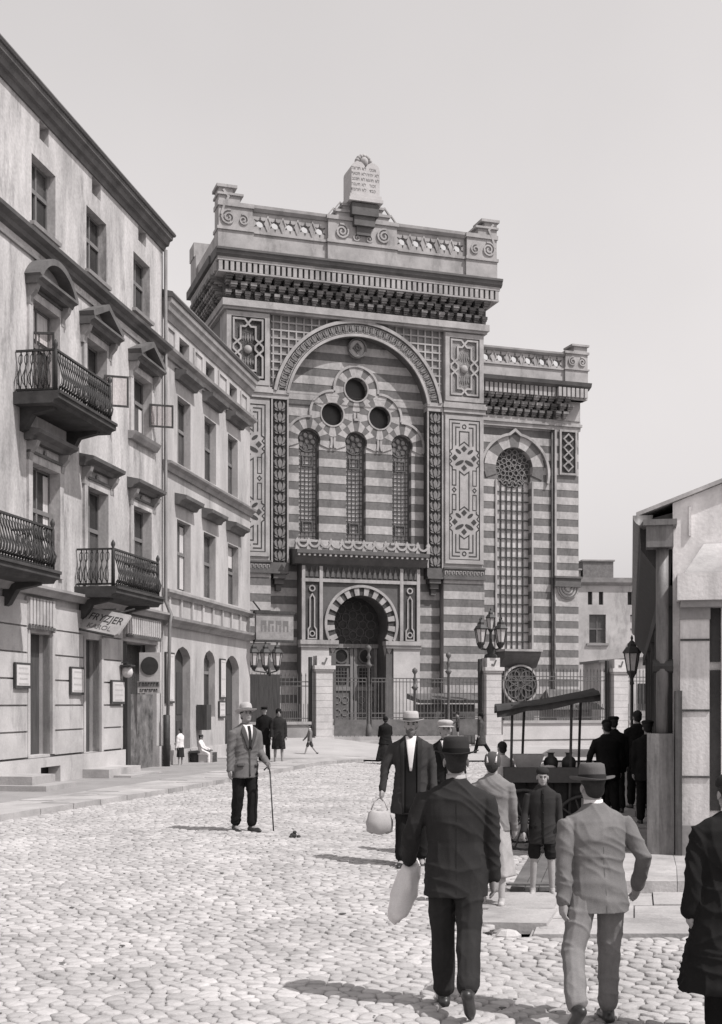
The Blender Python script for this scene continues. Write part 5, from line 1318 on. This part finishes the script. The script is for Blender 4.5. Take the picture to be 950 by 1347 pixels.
        limb(ft, [an-fdir*.03+Vector((0, 0, -.035)), an+fdir*.09+Vector((0, 0, -.045)), an+fdir*.15+Vector((0, 0, -.05))], [.032, .034, .025]); B.add(fin(ft), ft.f)
    root = piece('person', B, sk, None, True, 0, vx=O.get('vbody', voxel*.75))
    root.location = (x, y, z0); root.rotation_euler = (0, 0, radians(face))
    tag(root, label, 'person', group)
    # --- face
    if O.get('face', True):
        for s in (1, -1):
            e = MB().ball((s*.030, .083, .012), .012, .008, .007, 8, 6); e.v = fin(e, HD); piece('eye', e, mat('eye_dark', .03), root, False)
            e = MB().ball((s*.031, .086, .030), .019, .008, .004, 8, 5); e.v = fin(e, HD); piece('eyebrow', e, HAIR, root, False)
        e = MB().ball((0, .090, -.058), .022, .007, .0045, 8, 5); e.v = fin(e, HD); piece('mouth', e, mat('lips', .14), root, False)
    if O.get('beard'):
        e = MB()
        for c, r in (((0, .062, -.085), (.052, .045, .05)), ((0, .075, -.11), (.035, .03, .045)), ((.045, .03, -.06), (.02, .035, .045)), ((-.045, .03, -.06), (.02, .035, .045)), ((0, .092, -.045), (.035, .012, .01))):
            q = MB().ball(c, *r, 12, 8); e.add(q.v, q.f)
        e.v = fin(e, HD); piece('beard', e, mat('beard_grey', .10, .3, 15, bump=.5, bscale=80), root, True, .004, vx=.008)
    # --- hair
    hr = MB(); q = MB().ball((0, -.022, .045), .083, .098, .088, 16, 10); hr.add(q.v, q.f)
    if sex == 'f':
        q = MB().ball((0, -.07, -.02), .075, .055, .085, 12, 8); hr.add(q.v, q.f)
    else: q = MB().ball((0, -.05, -.02), .072, .055, .065, 12, 8); hr.add(q.v, q.f)
    hr.v = fin(hr, HD); piece('hair', hr, O.get('hair', HAIR), root, True, .003, vx=.012)
    # --- trousers / shorts / skirt
    if O.get('trousers'):
        tr = MB(); t = loft([((0, 0, .84), .165, .125), ((0, 0, .95), .175, .125), ((0, 0, 1.05), .16, .11)]); tr.add(fin(t, U), t.f)
        cut = O.get('short', 0)
        for s in (1, -1):
            hip, kn, an, bb = LG[s]; l = MB()
            if cut: limb(l, [hip+Vector((0, 0, .02)), hip+(kn-hip)*.5, hip+(kn-hip)*.86], [.10, .092, .09])
            else:
                lg = O.get('legw', 1.0)
                limb(l, [hip+Vector((0, 0, .02)), hip+(kn-hip)*.5, kn+Vector((0, .012, 0)), kn+(an-kn)*.45, kn+(an-kn)*.75, kn+(an-kn)*.9], [.105, .098*lg, .084*lg, .080*lg, .076*lg, .076*lg])
            tr.add(fin(l), l.f)
        piece('shorts' if cut else 'trousers', tr, O['trousers'], root, True, .008)
    if O.get('skirt'):
        ln_, fl, mt_ = O['skirt']; n = 40; sk_ = MB(); rows = 9
        for j in range(rows+1):
            t = j/rows; zz = 1.06-(1.06-ln_)*t; r = .15+(fl-.15)*t**.8
            for k in range(n):
                a = 2*pi*k/n; w_ = 1+.09*t*sin(7*a+1.3)+.04*t*sin(11*a); sk_.v.append((r*w_*cos(a), r*w_*sin(a)*.82+P.get('skirtback', 0)*t, zz))
        sk_.f = [(j*n+k, j*n+(k+1) % n, (j+1)*n+(k+1) % n, (j+1)*n+k) for j in range(rows) for k in range(n)]+[tuple(range(n)), tuple(range((rows+1)*n-1, rows*n-1, -1))]
        sk_.v = fin(sk_); piece('skirt', sk_, mt_, root, True, .006)
    # --- shoes
    if O.get('shoes'):
        for s in (1, -1):
            hip, kn, an, bb = LG[s]; q = MB()
            fdir = Vector((s*.12, 1, 0)).normalized() if bb >= -.15 else Vector((s*.1, cos(bb), sin(bb))).normalized()
            up = Vector((0, 0, 1)) if bb >= -.15 else Vector((0, -sin(bb), cos(bb)))
            an2 = an-up*.012
            limb(q, [an2+up*.01, an2-up*.03-fdir*.015], [.045, .045]); limb(q, [an2-fdir*.05-up*.045, an2+fdir*.06-up*.045, an2+fdir*.15-up*.05, an2+fdir*.2-up*.055], [.038, .040, .040, .026])
            q.v = [tuple(p) for p in q.v]; q.v = fin(q); piece('shoe', q, O['shoes'], root, True, 0, vx=max(.010, voxel))
    # --- jacket / coat / shirt with sleeves
    J = O.get('jacket')
    if J:
        hem = O.get('hem', .80); fl = O.get('flare', .0); bulk = O.get('bulk', 1.0)*P['broad']; j = MB()
        rg = []
        if hem < .78: rg += [((0, -.0, hem), .20*bulk+fl, .145*bulk+fl), ((0, 0, (hem+.85)/2), .20*bulk+fl*.6, .14*bulk+fl*.55)]
        else: rg += [((0, 0, hem), .198*bulk+fl, .142*bulk+fl)]
        rg += [((0, 0, .95), .192*bulk, .135*bulk), ((0, 0, 1.09), .176*bulk, .124*bulk), ((0, -.004, 1.27), .198*bulk, .134*bulk), ((0, -.006, 1.38), .205*bulk, .118*bulk), ((0, -.006, 1.425), .188*bulk, .10), ((0, -.004, 1.468), .115, .082), ((0, .0, 1.515), .066, .066)]
        t = loft(rg, 28, 2.15); f_ = lambda p: U(p) if Vector(p).z > hipz-.02 else Vector(p)+Vector((0, (hipz-Vector(p).z)*sin(lean)*-.25, 0))
        j.add(fin(t, f_), t.f)
        for s in (1, -1):
            sh, el, wr = AR[s]; a = MB(); sb = O.get('sleeve', 1.0)
            limb(a, [U(sh+Vector((-s*.045, 0, -.03))), U(sh+(el-sh)*.12), U(sh+(el-sh)*.4), U(el), U(el+(wr-el)*.5), U(wr+(wr-el)*.04)], [.062*sb, .068*sb, .066*sb, .056*sb, .051*sb, .049*sb], 14); j.add(fin(a), a.f)
        piece(O.get('jname', 'jacket'), j, J, root, True, O.get('fold', .008))
        def chest(xx, zz, off):                              # a point on the chest surface, front
            for (c0, x0, y0), (c1, x1, y1) in zip(rg, rg[1:]):
                if c0[2] <= zz <= c1[2]:
                    t = (zz-c0[2])/(c1[2]-c0[2]); RX = x0+(x1-x0)*t; RY = y0+(y1-y0)*t
                    q = max(0, 1-abs(xx/RX)**2.15); return (xx, RY*q**(1/2.15)+off, zz)
            return (xx, .07+off, zz)
        def patch(name, poly, off, mt_):                      # poly: rows of (z, xl, xr)
            m = MB(); n = 6
            for zz, xl, xr in poly:
                for k in range(n+1): m.v.append(tuple(f_(chest(xl+(xr-xl)*k/n, zz, off))))
            m.f = [(r*(n+1)+k, r*(n+1)+k+1, (r+1)*(n+1)+k+1, (r+1)*(n+1)+k) for r in range(len(poly)-1) for k in range(n)]
            m.v = fin(m); o = piece(name, m, mt_, root, False)
            so = o.modifiers.new('t', 'SOLIDIFY'); so.thickness = .008*S; so.offset = 0; return o
        def zr(z0_, z1_, f, n=8): return [(z0_+(z1_-z0_)*k/n,)+f(k/n) for k in range(n+1)]
        fr = O.get('front')
        if fr == 'suit':
            patch('shirt', zr(1.18, 1.49, lambda t: (-.07*t-.004, .07*t+.004)), .006, WHITE)
            patch('tie', zr(1.16, 1.475, lambda t: (-.022, .022)), .013, O.get('tie', CHAR))
            for s in (1, -1): patch('lapel', zr(1.14, 1.47, lambda t: tuple(sorted((s*(.006+.062*t), s*(.03+.10*min(t*1.25, 1)-.045*max(0, t-.8)*5))))), .012, O.get('lapel', J))
            patch('front_edge', zr(hem+.03, 1.15, lambda t: (-.012, .006)), .008, O.get('lapel', J))
        elif fr == 'open':
            patch('waistcoat', zr(hem+.02, 1.3, lambda t: (-.075+.0*t, .075)), .008, BLACK)
            patch('shirt', zr(1.1, 1.5, lambda t: (-.012-.05*t, .012+.05*t)), .016, WHITE)
            for s in (1, -1): patch('lapel', zr(hem+.01, 1.46, lambda t: tuple(sorted((s*.075, s*(.10+.03*t))))), .022, O.get('lapel', J))
        elif fr == 'tunic':
            patch('placket', zr(hem+.01, 1.46, lambda t: (-.014, .014)), .008, O.get('lapel', J))
            for zz in (1.0, 1.14, 1.28, 1.4): 
                e = MB().ball(chest(0, zz, .014), .009, .006, .009, 8, 5); e.v = fin(e, f_); piece('button', e, CHAR, root, False)
        if O.get('collar'):
            c_ = MB()
            for (zz, r, rz_) in ((1.485, .068, .07), (1.54, .064, .066)):
                for k in range(20): a = 2*pi*k/20; c_.v.append(tuple(U((r*cos(a), .004+rz_*sin(a), zz+.008*sin(a)))))
            c_.f = [(k, (k+1) % 20, 20+(k+1) % 20, 20+k) for k in range(20)]; c_.v = fin(c_); o = piece('collar', c_, O['collar'], root, False); so = o.modifiers.new('t', 'SOLIDIFY'); so.thickness = .008*S
        if fr and O.get('pockets', True):
            for s in (1, -1): patch('pocket_flap', [(hem+.16, *sorted((s*.09, s*.17))), (hem+.20, *sorted((s*.09, s*.17)))], .012, O.get('lapel', J))
        if O.get('backseam'):
            m = MB()
            for zz in [hem+.01+k*.06 for k in range(11)]:
                q = chest(0, zz, 0); m.v += [tuple(f_((-.0015, -q[1]-.0, zz))), tuple(f_((.0015, -q[1]-.0, zz)))]
            m.f = [(2*k, 2*k+1, 2*k+3, 2*k+2) for k in range(10)]; m.v = fin(m); o = piece('back_seam', m, O.get('seam', J), root, False)
    # --- apron
    if O.get('apron'):
        m = MB(); rows = 8; n = 8
        for jj in range(rows+1):
            zz = 1.05-.55*jj/rows
            for k in range(n+1):
                a = -1.2+2.4*k/n+pi/2; r = .165+.06*jj/rows; m.v.append((r*cos(a), r*sin(a)*.85+.01+.008*sin(9*a)*jj/rows, zz))
        m.f = [(r*(n+1)+k, r*(n+1)+k+1, (r+1)*(n+1)+k+1, (r+1)*(n+1)+k) for r in range(rows) for k in range(n)]; m.v = fin(m); o = piece('apron', m, O['apron'], root, False); so = o.modifiers.new('t', 'SOLIDIFY'); so.thickness = .01*S
    # --- headgear
    H_ = O.get('hat')
    if H_:
        kind, mt_ = H_; m = MB(); n = 28
        def ring(r, zz, tip=0, ry=1.2, dent=0):
            for k in range(n):
                a = 2*pi*k/n; m.v.append((r*cos(a), r*ry*sin(a)-.008, zz+tip*cos(a)**2-dent*max(0, 1-abs(cos(a))*3)))
        if kind in ('fedora', 'bowler'):
            rs = [(.070, .040, 0), (.150, .046, .024), (.152, .052, .026), (.092, .050, .0), (.089, .085, 0), (.087, .125, 0)]
            if kind == 'fedora': rs += [(.082, .155, 0), (.060, .166, 0), (.03, .146, 0)]
            else: rs += [(.076, .158, 0), (.052, .176, 0), (.02, .182, 0)]
            for r, zz, tp in rs: ring(r, zz, tp, 1.18)
        elif kind == 'cap':
            for r, zz in ((.080, .045), (.088, .055), (.106, .090), (.104, .108), (.074, .128), (.02, .134)): ring(r, zz, 0, 1.12)
        elif kind == 'skullcap':
            for r, zz in ((.083, .055), (.088, .06), (.088, .085), (.074, .118), (.045, .135), (.01, .14)): ring(r, zz, 0, 1.12)
        elif kind == 'scarf':
            for r, zz in ((.084, -.03), (.094, .0), (.096, .05), (.084, .105), (.05, .135), (.01, .145)): ring(r, zz, 0, 1.12)
        k_ = len(m.v)//n
        m.f = [(i*n+k, i*n+(k+1) % n, (i+1)*n+(k+1) % n, (i+1)*n+k) for i in range(k_-1) for k in range(n)]+[tuple(range((k_-1)*n, k_*n))]
        if kind == 'scarf': m.v = [(p[0], p[1]-.012, p[2]) for p in m.v]
        m.v = fin(m, HD); ht = piece({'scarf': 'headscarf'}.get(kind, 'hat' if kind != 'cap' else 'cap'), m, mt_, root, False)
        if kind in ('fedora', 'bowler'):
            m = MB()
            for zz, r in ((.052, .0945), (.085, .0925)):
                for k in range(n): a = 2*pi*k/n; m.v.append((r*cos(a), r*1.18*sin(a)-.008, zz))
            m.f = [(k, (k+1) % n, n+(k+1) % n, n+k) for k in range(n)]; m.v = fin(m, HD); piece('hat_band', m, O.get('band', BLACK), ht, False)
        if kind == 'cap':
            m = MB(); nn = 12
            for r_, dz in ((.085, .05), (.128, .036)):
                for k in range(nn+1): a = pi*.18+pi*.64*k/nn; m.v.append((r_*cos(a)*1.0, r_*1.15*sin(a), dz))
            m.f = [(k, k+1, nn+2+k, nn+1+k) for k in range(nn)]; m.v = fin(m, HD); o = piece('peak', m, mt_, ht, False); so = o.modifiers.new('t', 'SOLIDIFY'); so.thickness = .008*S
        if kind == 'scarf' and O.get('stripe'):
            for off in (-.5, .5):
                m = MB(); 
                for k in range(15):
                    a = pi*k/14; 
                    for d_ in (-.012, .012): m.v.append(((.099*sin(off)+d_)*1.0+ .0*cos(a), .108*cos(a)-.012, .02+.128*sin(a)*cos(off*.9)))
                m.f = [(2*k, 2*k+1, 2*k+3, 2*k+2) for k in range(14)]; m.v = fin(m, HD); o = piece('scarf_stripe', m, WHITE, ht, False); so = o.modifiers.new('t', 'SOLIDIFY'); so.thickness = .006*S; so.offset = 1
    info = {}
    R_ = Matrix.Rotation(radians(face), 3, 'Z')
    for s, nm in ((1, 'R'), (-1, 'L')):
        w = AR[s][2]; d = (U(w)-U(AR[s][1])).normalized(); q = (U(w)+d*.11-Vector((0, 0, drop)))*S; info[nm] = R_ @ q+Vector((x, y, z0))
    return root, info
# ---- the crowd
FRONT, fi = person('man in dark suit and dark hat seen from behind, carrying a white bundle', .61, 8.05, -4, 1.70,
    dict(jacket=CHAR, jname='jacket', hem=.74, trousers=CHAR, shoes=LEATH, hat=('fedora', FELT), collar=LGREY, bulk=1.0, backseam=True, fold=.0085, legw=.98, seam=BLACK),
    dict(legL=(.12, .02, -.02), legR=(-.28, .46, -.03), armL=(.10, .34, .75), armR=(-.02, .12, .18), lean=.04, broad=1.06), .008)
LIGHT, li = person('man in light grey tweed suit and wide grey hat striding away from the viewer', 1.50, 7.95, 12, 1.63,
    dict(jacket=TWEED, hem=.78, flare=.012, trousers=cloth('cloth_trouser_grey', .17), shoes=LEATH, hat=('fedora', FELTM), collar=WHITE, bulk=1.0, backseam=True, fold=.0085, legw=.94, seam=DGREY, band=FELT),
    dict(legL=(-.30, .50, .30), legR=(.14, .0, .04), armL=(-.10, .16, .1), armR=(-.22, .42, .95), lean=.12, nod=-.05, broad=1.05), .008)
EDGE, _ = person('person in long black coat cut off by the right edge of the picture', 2.27, 7.6, 8, 1.60,
    dict(jacket=BLACK, jname='coat', hem=.34, flare=.13, sleeve=1.25, trousers=BLACK, shoes=LEATH, hat=('skullcap', FELT), bulk=1.3, fold=.014),
    dict(lean=.12, armL=(.0, .28, .15), legL=(.1, .05, .03), legR=(-.1, .1, .03)), .011)
STROLL, si = person('man in grey jacket, dark trousers and pale hat strolling with a cane on the left', -1.70, 18.35, 214, 1.82,
    dict(jacket=cloth('cloth_flannel', .13), hem=.74, trousers=BLACK, shoes=LEATH, hat=('bowler', FELTL), front='suit', lapel=DGREY, bulk=1.0, band=DGREY, legw=.95),
    dict(legL=(.16, .16, -.03), legR=(-.10, .10, -.02), armR=(.02, .16, .10), armL=(.12, .10, .85), nod=-.25, yaw=-.15, lean=.04), .013, skin=SKINS)
BAGM, bi = person('bearded man in pale hat and open dark coat carrying a light bag', .60, 15.0, 176, 1.80,
    dict(jacket=cloth('cloth_coat_dark', .04), jname='coat', hem=.60, flare=.03, trousers=BLACK, shoes=LEATH, hat=('fedora', FELTL), front='open', lapel=CHAR, beard=True, bulk=1.08, band=FELTM, pockets=False),
    dict(legL=(-.1, .1, .03), legR=(.16, .05, .02), armR=(.10, .38, .12), armL=(.05, .2, .3)), .012)
CAPM, _ = person('man in dark suit and white flat cap walking behind the man in the pale hat', 1.08, 16.1, 184, 1.72,
    dict(jacket=BLACK, hem=.78, trousers=BLACK, shoes=LEATH, hat=('cap', FELTL), front='suit', lapel=BLACK, tie=DGREY),
    dict(legL=(.12, .05, .03), legR=(-.1, .2, .03)), .014)
SCARF, sci = person('girl in striped headscarf and long pale dress walking away beside the man in dark suit', 1.265, 12.05, -12, 1.46,
    dict(jacket=MGREY, jname='blouse', hem=.86, skirt=(.34, .25, LGREY), shoes=LEATHL, hat=('scarf', DGREY), stripe=True, bulk=1.0),
    dict(legL=(.12, .1, .03), legR=(-.12, .1, .03), armR=(.12, .12, .3), armL=(.1, .12, .4)), .012, sex='f')
BOY, boi = person('boy in cap, buttoned tunic and short trousers facing the viewer', 1.845, 12.75, 176, 1.28,
    dict(jacket=cloth('cloth_tunic', .03), jname='tunic', hem=.70, trousers=BLACK, short=1, shoes=LEATHL, hat=('skullcap', CHAR), front='tunic', lapel=BLACK, bulk=.96, sleeve=.9, pockets=False, collar=DGREY),
    dict(legL=(.04, .04, .05), legR=(.0, .03, .05), armL=(.02, .12, .1), armR=(.1, .2, .25), nod=.12), .010, z=.0)
CLERK, _ = person('dark haired child in white shirt beside the cart, seen from behind', 1.98, 17.6, 25, 1.40,
    dict(jacket=WHITE, jname='shirt', hem=.85, trousers=LGREY, shoes=LEATH), dict(armR=(.5, .1, .6), armL=(.3, .1, .6)), .014)
crowd = [(4.05, 20.6, 5, 1.66, 'man in black suit at the left of the knot of men by the timber building', 'fold', ('skullcap', BLACK), .42), (4.52, 22.4, 0, 1.70, 'man in black cap half hidden in the middle of the knot of men', None, ('cap', BLACK), .1),
         (4.62, 20.2, -8, 1.66, 'man in dark cap bending forward nearest the timber building', None, ('cap', FELT), .1), (5.15, 23.3, 4, 1.80, 'tallest dark haired man at the back of the knot of men', None, None, .1), (5.25, 21.6, 8, 1.68, 'man pressed against the timber wall right of the knot of men', None, ('cap', BLACK), .1)]
for x, y, fa, h, lab, _, hat, ab in crowd:
    person(lab, x, y, fa, h, dict(jacket=BLACK, hem=.72, trousers=BLACK, shoes=LEATH, hat=hat, bulk=1.1, face=False), dict(legL=(.1, .1, .03), legR=(-.08, .1, .03), armL=(-.05, ab, .3), armR=(.0, .12, .2), lean=.06), .018, z=0, group='men gathered by the timber building')
far = dict(face=False)
person('man in dark coat and knee length trousers standing left of the pair by the gate', -3.02, 39.2, 175, 1.74, dict(jacket=BLACK, hem=.55, trousers=BLACK, shoes=LEATH, hat=('cap', BLACK), face=False), dict(armL=(.3, .2, 1.0)), .025)
person('woman in dark coat with pale face, right of the pair by the gate', -2.55, 38.8, 190, 1.68, dict(jacket=CHAR, jname='coat', hem=.45, flare=.03, skirt=(.5, .22, BLACK), shoes=LEATH, hat=('scarf', BLACK), face=True), dict(), .025, sex='f')
person('small boy in shorts walking across the square before the gate pillar', -1.78, 43.6, 100, 1.10, dict(jacket=MGREY, hem=.8, trousers=DGREY, short=1, shoes=LEATH, collar=WHITE, face=False), dict(legL=(.4, .1, .03), legR=(-.35, .3, .03), armR=(.4, .1, .3)), .02)
person('woman in black shawl and long dark skirt walking towards the synagogue gate', .78, 40.0, 5, 1.50, dict(jacket=BLACK, jname='shawl', hem=.72, flare=.05, skirt=(.12, .36, CHAR), shoes=LEATH, hat=('scarf', BLACK), bulk=1.15, face=False), dict(legL=(.1, .1, .03), armL=(.3, .1, .9), armR=(.3, .1, .9)), .02, sex='f')
person('person in long grey coat and dark hat striding past the lantern pillar', 4.55, 47.5, 80, 1.56, dict(jacket=DGREY, jname='coat', hem=.45, flare=.06, trousers=BLACK, shoes=LEATH, hat=('fedora', BLACK), face=False), dict(legL=(.35, .1, .03), legR=(-.3, .25, .03)), .02)
person('child in dark clothes standing on the steps left of the lantern pillar', 3.98, 51.6, 90, 1.10, dict(jacket=DGREY, hem=.75, trousers=BLACK, short=1, shoes=LEATH, hat=('cap', BLACK), collar=WHITE, face=False), dict(armL=(.4, .1, .7)), .022, z=.46)
person('child in white shirt and dark skirt standing by the low bench', -5.33, 37.0, 60, 1.12, dict(jacket=WHITE, jname='shirt', hem=.85, skirt=(.42, .2, CHAR), shoes=LEATHL, face=False), dict(armR=(.7, .1, .4)), .02, sex='f')
person('child dressed in white sitting on the low bench by the tenement', -4.95, 38.75, -100, 1.15, dict(jacket=WHITE, jname='shirt', hem=.80, trousers=WHITE, shoes=LEATH, hat=('cap', DGREY), face=False), dict(legL=(1.35, 1.35, .05), legR=(1.35, 1.35, .05), armR=(.5, .1, .7), armL=(.5, .1, .7)), .02, z=.04)
# ---- things carried
def sack(name, loc, rx_, ry_, rz_, mt_, label, cat, tilt=0):
    m = MB().ball((0, 0, 0), rx_, ry_, rz_, 28, 20); v = []
    for p in m.v:
        q = Vector(p); q.z = math.copysign(abs(q.z/rz_)**.72*rz_, q.z); k = 1+.16*noise.noise(Vector((q.x*7, q.y*7, q.z*6)))+.22*(1-abs(noise.noise(Vector((q.x*13+q.z*6, q.y*13, q.z*5+4)))))**4-.05; v.append(tuple(q*k))
    m.v = v; o = m.build(name, mt_, None, True, flip=False); o.location = loc; o.rotation_euler = (0, tilt, 0); return tag(o, label, cat)
p = fi['L']; sack('cloth_bundle', (p.x-.03, p.y-.02, p.z-.15), .078, .13, .20, cloth('linen_white', .60, .08), 'long white cloth bundle held at the side of the man in dark suit', 'bundle', radians(20))
p = bi['R']
bg_ = thing('shopping_bag', 'light canvas bag hanging from the hand of the bearded man', 'bag', (p.x-.02, p.y, p.z-.42))
m = MB()
for zz, a, o_ in ((0, .11, .06), (.02, .15, .085), (.14, .16, .095), (.25, .12, .06), (.27, .09, .04)):
    for k in range(20): t = 2*pi*k/20; m.v.append((a*cos(t)*(1+.09*sin(5*t+zz*20)), o_*sin(t)*(1+.1*sin(7*t+zz*9)), zz+.012*sin(3*t)))
m.f = [(i*20+k, i*20+(k+1) % 20, (i+1)*20+(k+1) % 20, (i+1)*20+k) for i in range(4) for k in range(20)]+[tuple(range(19, -1, -1)), tuple(range(80, 100))]
m.build('bag_body', cloth('canvas_pale', .36, .12), bg_, True)
for s in (-.03, .03): MB().tube([(-.10, s, .28), (-.06, s*.6, .38), (0, 0, .42), (.06, s*.6, .38), (.10, s, .28)], .008, 5).build('handle', cloth('canvas_pale', .36), bg_, True)
p = si['L']
cn = MB().tube([(0, 0, .02), (-.05, 0, .86)], .011, 6); cn.tube([(-.05, 0, .85), (-.06, 0, .92), (-.10, 0, .94), (-.14, 0, .90)], .012, 6)
cn = cn.build('walking_cane', WOODD, None, True); cn.location = (p.x+.06, p.y-.05, zg(-1.6, 18.2)); tag(cn, 'thin dark walking cane of the strolling man in the grey jacket', 'cane')
# ---- settle the remeshed surfaces: evaluate once, add cloth folds, keep plain meshes
dg = bpy.context.evaluated_depsgraph_get()
new = [(o, bpy.data.meshes.new_from_object(o.evaluated_get(dg)), f, mt_) for o, f, mt_ in PENDING]
for o, me, f, mt_ in new:
    o.modifiers.clear(); old = o.data; o.data = me; bpy.data.meshes.remove(old)
    if not me.materials: me.materials.append(mt_)
    me.polygons.foreach_set('use_smooth', [True]*len(me.polygons))
    if f:
        sd_ = sum(map(ord, o.name)) % 97; me.update()
        nrm = [v.normal.copy() for v in me.vertices]
        for v, nn in zip(me.vertices, nrm):
            c = v.co; wv = noise.noise(Vector((c.x*2.3+sd_, c.y*2.3, c.z*2)))
            cr1 = 1-abs(noise.noise(Vector((c.x*3.2, c.y*3.2+sd_, c.z*9+c.x*5+wv*3)))); cr2 = 1-abs(noise.noise(Vector((c.x*8+c.z*2.5, c.y*8, c.z*2.6+sd_+wv*2))))
            v.co = c+nn*f*(.55*wv+1.1*cr1**5+.8*cr2**5-.75)
    me.update()
